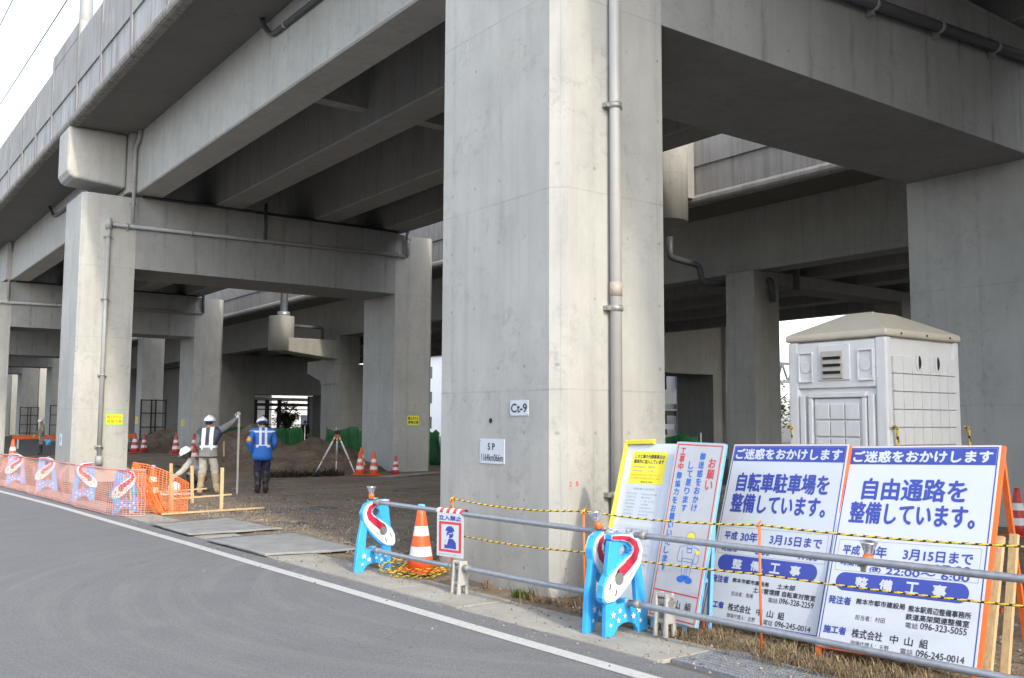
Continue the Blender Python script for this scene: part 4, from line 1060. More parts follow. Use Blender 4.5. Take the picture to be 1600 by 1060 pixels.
# rope heap round the cone
pts = []; r2 = random.Random(5)
for k in range(115):
    t = k*.42; rr = .24+.10*math.sin(k*.37)+r2.uniform(-.03, .03)
    pts.append((5.46+rr*1.1*math.cos(t)+(.10 if math.cos(t) < 0 else 0)*-1, 9.06+rr*math.sin(t)*1.15, .012+.13*abs(math.sin(k*.23))*r2.uniform(.2, 1)))
rope_obj('tangled heap of striped rope around the cone by the near pier', pts, .0055, 'rope', None, .02)
rope_obj('striped rope hanging from the stake down to the rope heap', [(5.24, 8.1, .88), (5.25, 8.18, .6), (5.28, 8.35, .3), (5.33, 8.6, .12), (5.40, 8.8, .06)], .0075, 'rope', None)

# ------------------------------------------------------------------ portable toilet
tx, ty = 8.0, 5.0
o = thing('portable_toilet', 'ivory plastic portable toilet with beige roof behind the signboards', 'toilet', (tx, ty, 0)); WT, DT, HT = 1.28, 1.1, 2.47
b = MB(); b.box(tx+.03, tx+WT-.03, ty+.03, ty+DT-.03, .05, HT); b.build('body', TOIL, o, True, .02)
b = MB(); b.box(tx-.02, tx+WT+.02, ty-.02, ty+DT+.02, 0, .12); b.build('skid_base', TOILV, o, True, .02)
for x, y in ((tx, ty), (tx+WT-.09, ty), (tx, ty+DT-.12), (tx+WT-.09, ty+DT-.12)):
    b = MB(); b.box(x-.003, x+.09, y-.003, y+.12, .12, HT-.002); b.build('corner_post', TOIL, o, True, .02)
# roof
b = MB(); e = .022
ring = [(tx-e, ty-e), (tx+WT+e, ty-e), (tx+WT+e, ty+DT+e), (tx-e, ty+DT+e)]; top = [(tx+.42, ty+.42), (tx+WT-.42, ty+.42), (tx+WT-.42, ty+DT-.42), (tx+.42, ty+DT-.42)]
vs = [(x, y, HT) for x, y in ring]+[(x, y, HT+.065) for x, y in ring]+[(x, y, HT+.29) for x, y in top]
fs = [(3, 2, 1, 0), (8, 9, 10, 11)]
for k in range(4): j = (k+1) % 4; fs += [(k, j, 4+j, 4+k), (4+k, 4+j, 8+j, 8+k)]
b.add(vs, fs); rf = b.build('roof', TOILR, o, True, .025, seg=3)
b = MB()
for x in (.22, .66, 1.08): b.ell((tx+x, ty-e-.002, HT+.033), .012, 8, 6)
b.build('roof_screws', RUST, rf, True)
# front (door side, faces -X): local u from far (y=ty+DT) to near
def fx(u0, u1, z0, z1, d, mat, name, bev=.008, par=None):
    b = MB(); b.box(tx-d, tx+.031, ty+DT-u1, ty+DT-u0, z0, z1); return b.build(name, mat, par or o, True, bev)
fx(.12, .98, 2.0, 2.45, .0, TOIL, 'header_panel')
fx(.13, .31, 2.07, 2.36, -.012, TOILD, 'header_recess', .004) if False else None
for u0, u1 in ((.13, .30), (.80, .97)):
    b = MB(); fr4 = [(ty+DT-u0, 2.06), (ty+DT-u0, 2.36), (ty+DT-u1, 2.36), (ty+DT-u1, 2.06)]
    b.box(tx-.018, tx-.001, ty+DT-u1, ty+DT-u1+.015, 2.06, 2.36); b.box(tx-.018, tx-.001, ty+DT-u0-.015, ty+DT-u0, 2.06, 2.36)
    b.box(tx-.018, tx-.001, ty+DT-u1+.015, ty+DT-u0-.015, 2.345, 2.36); b.box(tx-.018, tx-.001, ty+DT-u1+.015, ty+DT-u0-.015, 2.06, 2.075)
    b.tube([(tx-.001, ty+DT-(u0+u1)/2, 2.21), (tx-.008, ty+DT-(u0+u1)/2, 2.21)], .058, 24); b.build('port_cover', TOIL, o, True, .003)
v = fx(.36, .72, 2.07, 2.42, .012, TOIL, 'vent_surround')
v2_ = fx(.41, .655, 2.09, 2.36, .034, TOILV, 'vent')
b = MB()
for k in range(3): b.box(tx-.042, tx-.0345, ty+DT-.63, ty+DT-.44, 2.135+.07*k, 2.16+.07*k)
b.build('slots', DARK, v2_, True)
b = MB()
for k in range(3): b.box(tx-.052, tx-.0345, ty+DT-.64, ty+DT-.43, 2.162+.07*k, 2.175+.07*k)
b.build('louvre_blades', TOILV, v2_, True)
for u0, u1, z0, z1, d in ((.14, .20, .15, 1.93, .012), (.90, .96, .15, 1.93, .012), (.245, .885, 1.905, 1.955, .02), (.245, .29, .15, 1.90, .02), (.84, .885, .15, 1.90, .02)):
    fx(u0, u1, z0, z1, d, TOIL, 'door_frame')
dr = fx(.30, .83, .16, 1.895, -.006, TOIL, 'door', .004)
b = MB()
for i in range(3):
    for j in range(10):
        u0 = .325+.165*i; z0 = .2+.165*j
        if z0 < 1.15 and False: continue
        b.box(tx-.012, tx+.0055, ty+DT-u0-.152, ty+DT-u0, z0+.01, z0+.158)
b.build('door_panel_grid', TOIL, dr, True, .007)
b = MB(); b.box(tx-.02, tx-.0122, ty+DT-.80, ty+DT-.33, .93, 1.195); pn = b.build('pictogram_panel', PWHITE, dr, True)
b = MB(); b.prism(disc(0, 0, .085, .075, 20, 0, math.pi), (tx-.0205, ty+DT-.585, 1.10), (0, -1, 0), (0, 0, 1), (-1, 0, 0), 0, .002); b.build('pictogram', PBLACK, pn, True)
b = MB(); b.box(tx-.04, tx-.013, ty+DT-.80, ty+DT-.77, .85, 1.0); b.build('door_handle', CLAMP, dr, True, .005)
# side (faces -Y)
b = MB()
for i in range(7):
    for j in range(12):
        x0 = tx+.115+.157*i; z0 = .28+.168*j
        b.box(x0, x0+.149, ty-.003, ty+.031, z0, z0+.161)
b.build('side_panel_grid', TOIL, o, True, .0035)
for x in (.53, .86):
    b = MB(); b.prism(disc(0, 0, .054, .08, 18), (tx+x, ty-.006, 2.24), (1, 0, 0), (0, 0, 1), (0, -1, 0), 0, .004, 0); hb = b.build('vent_hole', TOIL, o, True)
    b = MB(); b.prism(disc(-.006, 0, .042, .066, 14, -math.pi/2, math.pi/2)+[(-.012, .03), (-.012, -.03)], (tx+x+.006, ty-.0102, 2.24), (1, 0, 0), (0, 0, 1), (0, -1, 0), 0, .001); b.build('vent_mouth', DARK, hb, True)
for x, y, lab in ((tx+.03, ty-.03, 'yellow rope tied at the near corner of the portable toilet'), (tx+WT+.02, ty-.03, 'striped rope hanging at the right corner of the portable toilet'), (tx-.03, ty+DT-.01, 'striped rope tied at the far left corner of the portable toilet')):
    pts = [(x+.02*math.sin(k*1.3), y-.012+.012*math.cos(k*1.3), 1.62+.01*math.sin(k*2.1)) for k in range(8)]
    pts += [(x+.03+.02*k*.3, y-.02, 1.60-.09*k) for k in range(12)]
    rope_obj(lab, pts, .012, 'rope', 'ropes tied to the portable toilet', .03)

# ------------------------------------------------------------------ nets and timber
def net(name, label, path, h, du, dv, w, mat, wav=.02, group=None, seed=3, zb=.03, t=.004, drop=0.0):
    """real strands: path polyline of ground points, grid cell du x dv"""
    P = [Vector((x, y, 0)) for x, y in path]; L = [0]
    for a, c in zip(P, P[1:]): L.append(L[-1]+(c-a).length)
    def at(s):
        for i in range(len(P)-1):
            if s <= L[i+1]: 
                q = P[i]+(P[i+1]-P[i])*((s-L[i])/(L[i+1]-L[i])); break
        else: q = P[-1]
        return q
    def pt(s, z):
        q = at(s); d = (at(min(L[-1], s+.05))-at(max(0, s-.05))).normalized(); nrm = Vector((d.y, -d.x, 0))
        k = mnoise.noise(Vector((s*1.7, z*2.5, seed)))*wav; dz = mnoise.noise(Vector((s*.9, z, seed+9)))*wav*.8
        return q+nrm*k+Vector((0, 0, zb+z*(1-drop*s/L[-1])+dz*(.3+z)))
    b = MB()
    nv = int(h/dv); nu = int(L[-1]/du)
    def ribbon(pts, dirs):
        n = len(pts); base = len(b.v)
        for p, d in zip(pts, dirs): b.v += [tuple(p-d*w/2), tuple(p+d*w/2)]
        for i in range(n-1): b.f.append([base+2*i, base+2*i+1, base+2*i+3, base+2*i+2]); b.m.append(0); b.s.append(False)
    for j in range(nv+1):
        z = h*j/nv; ss = [L[-1]*k/(nu) for k in range(nu+1)]
        pts = [pt(s, z) for s in ss]; ribbon(pts, [Vector((0, 0, 1.3 if j in (0, nv) else .8))]*len(pts))
    for i in range(nu+1):
        s = L[-1]*i/nu; pts = [pt(s, h*k/8) for k in range(9)]; d = (at(min(L[-1], s+.05))-at(max(0, s-.05))).normalized()
        ribbon(pts, [d*.8]*9)
    o = b.build(name, mat, fixn=False); md = o.modifiers.new('thick', 'SOLIDIFY'); md.thickness = t
    tag(o, label, 'net', group)
    return o
net('safety_net', 'long pink safety net along the road edge in front of four barricades', [(4.72, 17.02), (4.45, 17.3), (4.28, 17.8), (4.2, 19), (4.12, 22), (4.02, 25), (3.88, 28), (3.55, 34), (2.95, 42)], .78, .07, .036, .0085, NETP, .06)
net('safety_net', 'bright orange net hung from the stake at the end of the pink net', [(4.72, 17.85), (4.92, 17.55), (5.12, 17.42), (5.35, 17.35), (5.6, 17.42)], .86, .06, .045, .013, NETO, .16, seed=8, drop=.42)
b = MB(); q_ = random.Random(3)
for k in range(34):
    ox, oy, oz = q_.gauss(0, .045), q_.gauss(0, .05), q_.gauss(0, .035); ph = q_.uniform(0, 6); pts = []
    for i in range(15):
        t = i/14; w_ = .35+.9*math.sin(math.pi*min(1, t*.8))
        pts.append((4.74+.40*t+ox*w_+.02*math.sin(ph+t*9), 17.72-.35*t+oy*w_+.02*math.cos(ph+t*7), max(.02, .84*(1-t)**1.1+.03+oz*w_+.02*math.sin(ph*2+t*11))))
    b.tube(pts, .0065, 4)
tag(b.build('safety_net', NETO), 'twisted bundle of orange netting slumping from the stake to the ground', 'net')
b = MB(); b.tube([(4.72, 17.02, .80), (4.45, 17.3, .80), (4.28, 17.8, .80), (4.2, 19, .80), (4.12, 22, .81), (4.02, 25, .80), (3.88, 28, .80), (3.55, 34, .81)], .012, 8)
tag(b.build('net_top_pipe', paint('pink_red_pipe', (.55, .22, .2), .6)), 'thin reddish pipe holding the top of the pink net', 'pipe')
TG = 'timber stakes set out by the surveyors'
def stake(label, x, y, h, w=.05):
    b = MB(); b.box(-w/2, w/2, -w*.4, w*.4, -.05, h)
    o = b.build('timber_stake', WOODM, bevel=.004); o.location = (x, y, 0); o.rotation_euler = (R(rnd.uniform(-2, 2)), R(rnd.uniform(-2, 2)), R(rnd.uniform(-30, 30))); tag(o, label, 'stake', TG)
stake('timber stake nearest to the orange net, tall', 5.95, 19.6, .80, .055)
stake('short timber stake nearest to the road, right of the orange net', 5.52, 18.1, .43, .055)
stake('timber stake in front of the crouching worker', 6.28, 19.3, .76, .055)
stake('timber stake in front of the legs of the surveyor with the staff', 6.32, 17.75, .78, .06)
stake('timber stake at the left corner holding up the orange net', 4.72, 17.85, .82, .06)
stake('slim timber stake in the background, right of the surveyor with the staff', 11.8, 33.0, .95, .06)
def board(label, a, c, w=.045, t=.03):
    b = MB(); b.bar(a, c, w, t); tag(b.build('timber_batten', WOODM), label, 'batten', 'timber battens laid near the stakes')
board('timber batten fixed low, farthest of the three', (5.9, 20.4, .18), (7.0, 20.6, .2))
board('timber batten fixed low, middle of the three', (5.75, 18.95, .14), (7.0, 19.1, .17))
board('timber batten lying on the ground, nearest of the three and longest', (5.05, 17.15, .03), (7.0, 17.35, .03))
board('orange batten rail in the far row, right of the surveyor', (13.0, 38.5, .55), (15.8, 38.5, .58))

# ------------------------------------------------------------------ mounds and pebbles
def mound(label, cx, cy, rx, ry, h, seed, rz=0):
    b = MB(); n = 96
    for j in range(n+1):
        for i in range(n+1):
            u, v = -1+2*i/n, -1+2*j/n; d = math.hypot(u, v)
            w = mnoise.noise(Vector((u*1.6+seed, v*1.6, seed)))
            z = h*max(0, 1-d*(1+.22*w))**.85*(1+.25*mnoise.noise(Vector((u*3+seed, v*3, 2))))
            z += .07*mnoise.noise(Vector((u*8, v*8, seed)))*min(1, z*3) + .05*mnoise.noise(Vector((u*19, v*19, seed)))*min(1, z*3) + .03*abs(mnoise.noise(Vector((u*40, v*40, seed))))*min(1, z*3)
            b.v.append((u*rx, v*ry, z-.03))
    for j in range(n):
        for i in range(n):
            k = j*(n+1)+i; b.f.append([k, k+1, k+n+2, k+n+1]); b.m.append(0); b.s.append(True)
    o = b.build('dirt_mound', SOIL); o.location = (cx, cy, 0); o.rotation_euler = (0, 0, rz); tag(o, label, 'mound', 'heaps of excavated soil')
mound('tall pointed heap of dark soil behind the worker in blue', 13.3, 34.5, 2.6, 3.4, 1.55, 3)
mound('broad low heap of dark soil between the worker in blue and the tripod', 13.4, 30.2, 3.2, 2.3, .86, 9, R(-35))
mound('rounded heap of dark soil behind the tripod', 15.4, 33.5, 2.6, 3.2, 1.12, 14)
mound('small heap of soil far left behind the row of red cones', 17.3, 56, 3.0, 4.5, 1.5, 22)
b = MB()
for k in range(5200):
    if k < 3600: x = 5.5+abs(rnd.gauss(0, 1))*2.6; y = rnd.uniform(9.5, 24)
    else: x = 5.55+rnd.random()**2*4; y = rnd.uniform(3, 7) if rnd.random() < .5 else rnd.uniform(9, 12)
    if x > 16: continue
    s = .006+abs(rnd.gauss(0, .011)); z = .012
    vs = [(x+s*rnd.uniform(.7, 1.3), y, z), (x, y+s*rnd.uniform(.7, 1.3), z), (x-s*rnd.uniform(.7, 1.3), y, z), (x, y-s, z), (x+s*.2, y, z+s*.8), (x, y, z-s*.5)]
    b.add(vs, [(0,1,4),(1,2,4),(2,3,4),(3,0,4),(1,0,5),(2,1,5),(3,2,5),(0,3,5)])
for k in range(1500):
    y = rnd.uniform(3.5, 17); x = lerp_tab(y, lo)+rnd.gauss(.25, .32); s = .003+abs(rnd.gauss(0, .006)); z = .016 if x > lerp_tab(y, lo) else .002
    b.add([(x+s, y, z), (x, y+s, z), (x-s, y, z), (x, y-s, z), (x, y, z+s)], [(0,1,4),(1,2,4),(2,3,4),(3,0,4)])
o = b.build('gravel', PEBB); struct(o, 'stuff'); o['label'] = 'loose pebbles scattered over the bare site ground'; o['category'] = 'gravel'

# grass ---------------------------------------------------------------
def blades(name, spots, mat, label, L=(.08, .22), w=.006, flat=.3, seed=1):
    r = random.Random(seed); b = MB()
    for x, y, n, rad in spots:
        for k in range(n):
            a = r.uniform(0, 6.283); d = abs(r.gauss(0, rad*.55)); px, py = x+d*math.cos(a), y+d*math.sin(a)
            l = r.uniform(*L); t = r.uniform(0, 6.283); lean = r.uniform(.2, 1.3) if r.random() > flat else r.uniform(1.2, 1.54)
            dx, dy = math.cos(t), math.sin(t); sx, sy = -dy*w*r.uniform(.6, 1.2), dx*w
            p0 = (px, py, .002); m1 = (px+dx*l*.5*math.sin(lean*.6), py+dy*l*.5*math.sin(lean*.6), .008+l*.5*math.cos(lean*.6))
            p2 = (px+dx*l*math.sin(lean), py+dy*l*math.sin(lean), .008+max(0, l*.85*math.cos(lean)))
            b.add([(p0[0]-sx, p0[1]-sy, p0[2]), (p0[0]+sx, p0[1]+sy, p0[2]), (m1[0]+sx*.8, m1[1]+sy*.8, m1[2]), (m1[0]-sx*.8, m1[1]-sy*.8, m1[2]), p2], [(0, 1, 2, 3), (3, 2, 4)])
    o = b.build(name, mat, fixn=False); struct(o, 'stuff'); o['label'] = label; o['category'] = 'grass'; return o
sp = []
for k in range(150):
    y = rnd.uniform(2.2, 5.4); sp.append((5.46+.0+abs(rnd.gauss(.12, .25)), y, 32, .14))
for k in range(26): sp.append((5.45+rnd.uniform(0, .2), rnd.uniform(5.6, 7.0), 18, .08))
blades('dry_grass', sp, STRAW, 'dry brown grass along the gutter below the signboards', (.05, .18), .0028, .66, 2)
sp = []
for k in range(120): sp.append((5.35+rnd.random()**1.5*3.0, rnd.uniform(9.8, 17.5), 11, .3))
for k in range(40): sp.append((5.6+rnd.uniform(0, 1.8), rnd.uniform(16.5, 19), 9, .25))
blades('straw_litter', sp, STRAW2, 'pale straw litter lying at the edge of the site', (.04, .15), .0035, .97, 4)
sp = [(5.5+rnd.uniform(0, .15), y, 14, .07) for y in (6.3, 6.45, 6.6, 6.75, 6.9, 7.1, 7.25, 7.4, 7.9, 8.3)]
sp = [(lerp_tab(y, lo)+rnd.uniform(.3, .62), y, 5, .14) for y in [3+.12*k for k in range(110)]]
blades('kerb_litter', sp, STRAW, 'bits of dry grass blown over the concrete gutter', (.03, .1), .0028, .99, 12)
blades_sp = None
sp = [(5.5+rnd.uniform(0, .15), y, 14, .07) for y in (6.3, 6.45, 6.6, 6.75, 6.9, 7.1, 7.25, 7.4, 7.9, 8.3)]
blades('brown_weeds', sp, RUSTG, 'rust brown weeds at the foot of the near pier', (.05, .16), .006, .4, 6)
sp = [(5.5, 7.35, 40, .07), (5.52, 7.2, 24, .05), (15.3, 27.3, 60, .12), (5.5, 6.0, 10, .05)]
blades('green_weeds', sp, WEED, 'small green weeds at the foot of the piers', (.05, .16), .008, .3, 7)
BRUSH = leaf_mat('dark_brush', (.025, .02, .012), (.10, .08, .045))
sp = [(10.9+2.4*k/40+rnd.uniform(-.2, .2), 27.1-.35*k/40+rnd.uniform(-.3, .3), 30, .22) for k in range(40)]
blades('cut_brush', sp, BRUSH, 'dark cut brush heaped at the foot of the low soil heap', (.12, .4), .012, .35, 15)
# tall thin dry stalk in front of pier
o = thing('dry_stalk', 'tall thin dry weed stalk in front of the near pier', 'weed', (5.55, 6.7, 0))
b = MB(); b.tube([(0, 0, 0), (.01, .01, .25), (-.01, .03, .5)], [.003, .0025, .001], 6); b.build('stem', STRAW2, o)
b = MB()
for k in range(14):
    z = .15+.025*k; a = k*2.4; b.add([(0, .01, z), (.04*math.cos(a), .01+.04*math.sin(a), z+.03), (.045*math.cos(a+.2), .01+.045*math.sin(a+.2), z+.02)], [(0, 1, 2)])
b.build('leaf', STRAW2, o, fixn=False)

# ------------------------------------------------------------------ people
def skin(nodes, edges, root, sub=3):
    names = list(nodes); me = bpy.data.meshes.new('sk'); me.from_pydata([nodes[n][0] for n in names], [(names.index(a), names.index(c)) for a, c in edges], [])
    ob = bpy.data.objects.new('sk', me); COL.objects.link(ob)
    ob.modifiers.new('skin', 'SKIN').use_smooth_shade = True
    for i, n in enumerate(names):
        r = nodes[n][1]; v = me.skin_vertices[0].data[i]; v.radius = r if isinstance(r, tuple) else (r, r); v.use_root = n == root
    md = ob.modifiers.new('sub', 'SUBSURF'); md.levels = sub; md.render_levels = sub
    dg = bpy.context.evaluated_depsgraph_get(); dg.update()
    m2 = bpy.data.meshes.new_from_object(ob.evaluated_get(dg))
    vs = [v.co.copy() for v in m2.vertices]; fs = [tuple(p.vertices) for p in m2.polygons]
    bpy.data.objects.remove(ob); bpy.data.meshes.remove(m2); bpy.data.meshes.remove(me)
    return vs, fs
def segd(p, a, c):
    d = c-a; t = max(0, min(1, (p-a).dot(d)/max(1e-9, d.length_squared))); return (p-(a+d*t)).length
def person(label, loc, rz, J, mats, matof, extras, helmet=True, sc=1.0, vest=None, hem=None):
    """J joint->(x,y,z); figure faces +Y locally"""
    o = thing('person', label, 'person', loc, rz); o.scale = (sc,)*3
    N = {}; rad = dict(pelvis=(.175, .135), spine=(.165, .135), chest=(.19, .15), neck=.07, hipL=.118, hipR=.118, kneeL=.092, kneeR=.092, ankL=.068, ankR=.068, toeL=.048, toeR=.048, shL=.09, shR=.09, elL=.072, elR=.072, wrL=.048, wrR=.048)
    for k, r in rad.items(): N[k] = (Vector(J[k]), r)
    E = [('pelvis', 'spine'), ('spine', 'chest'), ('chest', 'neck'), ('pelvis', 'hipL'), ('pelvis', 'hipR'), ('hipL', 'kneeL'), ('hipR', 'kneeR'), ('kneeL', 'ankL'), ('kneeR', 'ankR'), ('ankL', 'toeL'), ('ankR', 'toeR'), ('chest', 'shL'), ('chest', 'shR'), ('shL', 'elL'), ('shR', 'elR'), ('elL', 'wrL'), ('elR', 'wrR')]
    vs, fs = skin(N, E, 'pelvis'); b = MB()
    segs = [(a, c, N[a][0], N[c][0], matof(a, c)) for a, c in E]
    fm = []; torso = []
    for f in fs:
        p = sum((vs[i] for i in f), Vector())/len(f)
        s_ = min(segs, key=lambda q: segd(p, q[2], q[3])); fm.append(s_[4]); torso.append(s_[0] in ('pelvis', 'spine', 'chest') and s_[1] in ('spine', 'chest', 'shL', 'shR', 'neck'))
    for k, v in enumerate(vs):
        q = Vector((v.x*9, v.y*9, v.z*13)); vs[k] = v+Vector((mnoise.noise(q+Vector((3, 0, 0))), mnoise.noise(q+Vector((0, 7, 0))), .4*mnoise.noise(q)))*.020
    base = len(b.v); b.v += [tuple(v) for v in vs]
    for f, m_ in zip(fs, fm): b.f.append([base+i for i in f]); b.m.append(m_); b.s.append(True)
    if hem:                                     # jacket skirt below the waist
        pv = Vector(J['pelvis']); n_ = 24; ring = []
        for z, rx, ry in ((.12, .19, .15), (.02, .205, .165), (-.10, .215, .175), (hem, .22, .18), (hem, .20, .16)):
            for k in range(n_):
                a = 2*math.pi*k/n_; q = 1+.03*math.sin(5*a+z*20); ring.append((pv.x+rx*q*math.cos(a), pv.y+ry*q*math.sin(a), pv.z+z))
        b.add(ring, [(i*n_+k, i*n_+(k+1) % n_, (i+1)*n_+(k+1) % n_, (i+1)*n_+k) for i in range(4) for k in range(n_)], 0, True)
    # hands with five fingers
    for sd in 'LR':
        w = Vector(J['wr'+sd]); e = Vector(J['el'+sd]); d = (w-e).normalized(); hd = Vector(J.get('hand'+sd, w+d*.09)); hdv = (hd-w).normalized()
        side = hdv.cross(Vector((0, 1, 0)) if abs(hdv.y) < .8 else Vector((0, 0, 1))).normalized(); pal = hdv.cross(side).normalized()
        hn = {'w': (w, .034), 'p': (w+hdv*.05, (.042, .022)), 'q': (w+hdv*.09, (.042, .02))}
        hv, hf = skin(hn, [('w', 'p'), ('p', 'q')], 'w', 1); bb = len(b.v); b.v += [tuple(v) for v in hv]
        for f in hf: b.f.append([bb+i for i in f]); b.m.append(extras['hand']); b.s.append(True)
        for q, (off, ln) in enumerate(((-.033, .068), (-.011, .08), (.011, .075), (.032, .058))):
            a = w+hdv*.085+side*off; p1 = a+hdv*ln*.5+pal*.012; p2 = p1+hdv*ln*.25+pal*.03; p3 = p2+pal*.025-hdv*.01
            b.tube([a, p1, p2, p3], [.010, .010, .009, .007], 8, extras['hand'])
        a = w+hdv*.04+side*.035; b.tube([a, a+side*.03+hdv*.025+pal*.01, a+side*.03+hdv*.05+pal*.03], [.012, .011, .008], 8, extras['hand'])
    # head
    nk = Vector(J['neck']); hc = Vector(J['head']); fwd = (Vector(J['look'])-hc).normalized(); up = (hc-nk).normalized(); up = (up*.6+Vector((0, 0, 1))*.4).normalized(); rgt = fwd.cross(up).normalized(); up = rgt.cross(fwd).normalized()
    M3 = Matrix((rgt, fwd, up)).transposed()
    def hf(q, p):
        if p.z < -.2: q = Vector((q.x*(1+.35*(p.z+.2)), q.y*(1+.12*(p.z+.2))+.006, q.z))
        return q
    b.ell(hc, (.078, .098, .118), 20, 14, extras['skin'], M3, hf)
    b.ell(hc+M3 @ Vector((0, .10, -.015)), (.014, .02, .024), 8, 6, extras['skin'], M3)
    for sx in (-1, 1):
        b.ell(hc+M3 @ Vector((sx*.08, -.005, -.01)), (.012, .022, .032), 8, 6, extras['skin'], M3)
        b.ell(hc+M3 @ Vector((sx*.032, .086, .012)), (.014, .008, .008), 8, 5, extras['dark'], M3)
    b.ell(hc+M3 @ Vector((0, .09, -.055)), (.026, .01, .007), 8, 5, extras['lip'], M3)
    b.tube([nk-(hc-nk).normalized()*.04, hc-(hc-nk).normalized()*.03], [.06, .055], 12, extras['skin'])
    body = b.build('body', mats, o, fixn=False)
    h = MB(); h.ell(hc+M3 @ Vector((0, -.018, .018)), (.086, .095, .108), 18, 10, 0, M3, lambda q, p: q if p.z > -.35 and not (p.y > .35 and p.z < .55) else q*.86); h.build('hair', HAIR, o)
    if helmet:
        hm = MB(); hm.ell(hc+M3 @ Vector((0, 0, .055)), (.125, .148, .118), 24, 12, 0, M3, lambda q, p: q if p.z > 0 else Vector((q.x*1.02, q.y*1.03, q.z*.10)))
        hm.ell(hc+M3 @ Vector((0, .09, .052)), (.10, .10, .010), 18, 6, 0, M3)
        hm.tube([hc+M3 @ Vector((0, -.14, .08)), hc+M3 @ Vector((0, -.06, .172)), hc+M3 @ Vector((0, .06, .172)), hc+M3 @ Vector((0, .14, .085))], .018, 8)
        ho = hm.build('helmet', HELM, o)
        sb = MB(); sb.tube([hc+M3 @ Vector((math.cos(t)*.122, math.sin(t)*.142, .045)) for t in [k*math.pi/10 for k in range(21)]], .008, 6); sb.build('helmet_band', BLUEV if vest else GREYI, ho)
    if vest:
        vb = MB(); keep = [(f) for f, t in zip(fs, torso) if t]
        # offset torso shell
        nrm = [Vector() for _ in vs]
        for f in fs:
            n_ = (vs[f[1]]-vs[f[0]]).cross(vs[f[2]]-vs[f[0]])
            for i in f: nrm[i] += n_
        used = sorted({i for f in keep for i in f}); mp = {i: k for k, i in enumerate(used)}
        vb.v = [tuple(vs[i]+nrm[i].normalized()*.012) for i in used]
        for f in keep: vb.f.append([mp[i] for i in f]); vb.m.append(0); vb.s.append(True)
        vo = vb.build('vest', vest, o, fixn=False); md = vo.modifiers.new('t', 'SOLIDIFY'); md.thickness = .006; md.offset = 1
        sm = vo.modifiers.new('s', 'SUBSURF'); sm.levels = 1; sm.render_levels = 1
    return o
def vest_mat(name, base, strap, lines):
    n = NT(name); x, y, z = n.xyz(n.obj()); f = None
    for kind, a, w in lines:
        if kind == 'x': m_ = n.m('LESS_THAN', n.m('ABSOLUTE', n.m('SUBTRACT', n.m('ABSOLUTE', x), a)), w)
        else: m_ = n.m('LESS_THAN', n.m('ABSOLUTE', n.m('SUBTRACT', z, a)), w)
        f = m_ if f is None else n.m('MAXIMUM', f, m_)
    return n.out(n.mix(f, base, strap), .6)
VESTN = vest_mat('navy_vest_white_straps', (.035, .045, .075), (.72, .74, .76), [('x', .085, .042), ('z', 1.085, .03)])
VESTB = vest_mat('blue_vest_white_straps', (.03, .13, .44), (.68, .70, .72), [('x', .06, .026), ('z', 1.06, .03), ('z', 1.38, .02)])
stand = dict(pelvis=(0, 0, .95), spine=(0, 0, 1.12), chest=(0, .0, 1.33), neck=(0, .015, 1.475), head=(0, .04, 1.60), look=(0, 1, 1.5),
    hipL=(-.095, 0, .90), hipR=(.095, 0, .90), kneeL=(-.11, .02, .50), kneeR=(.11, .02, .50), ankL=(-.115, -.01, .09), ankR=(.115, -.01, .09), toeL=(-.13, .14, .045), toeR=(.13, .14, .045),
    shL=(-.20, 0, 1.40), shR=(.20, 0, 1.40), elL=(-.26, -.03, 1.13), elR=(.26, -.03, 1.13), wrL=(-.25, .07, .90), wrR=(.25, .07, .90))
def MO(top, legs, boots):
    def f(a, c):
        if a[:3] in ('ank',) or c[:3] == 'toe': return 2
        if c[:3] == 'ank': return boots if boots != 2 else 1
        if a[:3] == 'hip' or c[:3] == 'hip' or a[:4] == 'knee': return 1
        return 0
    return f
J = dict(stand); J.update(shR=(.20, .05, 1.44), elR=(.36, .26, 1.56), wrR=(.50, .43, 1.72), handR=(.52, .46, 1.80), elL=(-.25, .08, 1.12), wrL=(-.12, .24, .98), look=(.35, 1, 1.55), ankL=(-.16, -.03, .09), toeL=(-.19, .12, .045), kneeL=(-.13, .03, .5), ankR=(.2, .05, .09), toeR=(.23, .2, .045), kneeR=(.15, .06, .5))
def bootmo(a, c):
    if c[:3] == 'toe' or c[:3] == 'ank': return 2
    if a[:3] == 'hip' or c[:3] == 'hip': return 1
    return 0
PM1 = [CGREY, CLIGHT, BOOTT, GLOVE, SKINM, HAIR, PRED]
EX = dict(hand=3, skin=4, dark=5, lip=6)
w1 = person('standing surveyor in grey jacket and white helmet raising an arm to hold a levelling staff', (7.22, 21.2, 0), R(-35), J, PM1, bootmo, EX, vest=VESTN, sc=1.0, hem=-.06)
# staff he holds
_c, _s = math.cos(R(-35)), math.sin(R(-35)); sx_, sy_ = 7.22+.53*_c-.50*_s, 21.2+.53*_s+.50*_c
b = MB(); b.box(sx_-.02, sx_+.02, sy_-.012, sy_+.012, 0, 1.78); tag(b.build('levelling_staff', paint('pale_staff', (.5, .47, .44), .5)), 'pale levelling staff standing upright in the hand of the surveyor', 'staff')
J = dict(stand); J.update(chest=(.0, .06, 1.30), neck=(.0, .12, 1.43), head=(-.01, .20, 1.525), look=(-.25, 1, 1.2), shL=(-.21, .06, 1.36), shR=(.21, .06, 1.36), elL=(-.29, .0, 1.09), elR=(.27, .03, 1.08), wrL=(-.20, .14, .90), wrR=(.17, .22, .98), ankL=(-.08, -.01, .09), toeL=(-.1, .14, .045), ankR=(.08, .0, .09), toeR=(.1, .15, .045), kneeL=(-.09, .03, .5), kneeR=(.09, .03, .5))
PM2 = [CBLUE, CNAVY, BOOTK, SKINM, SKINM, HAIR, PRED]
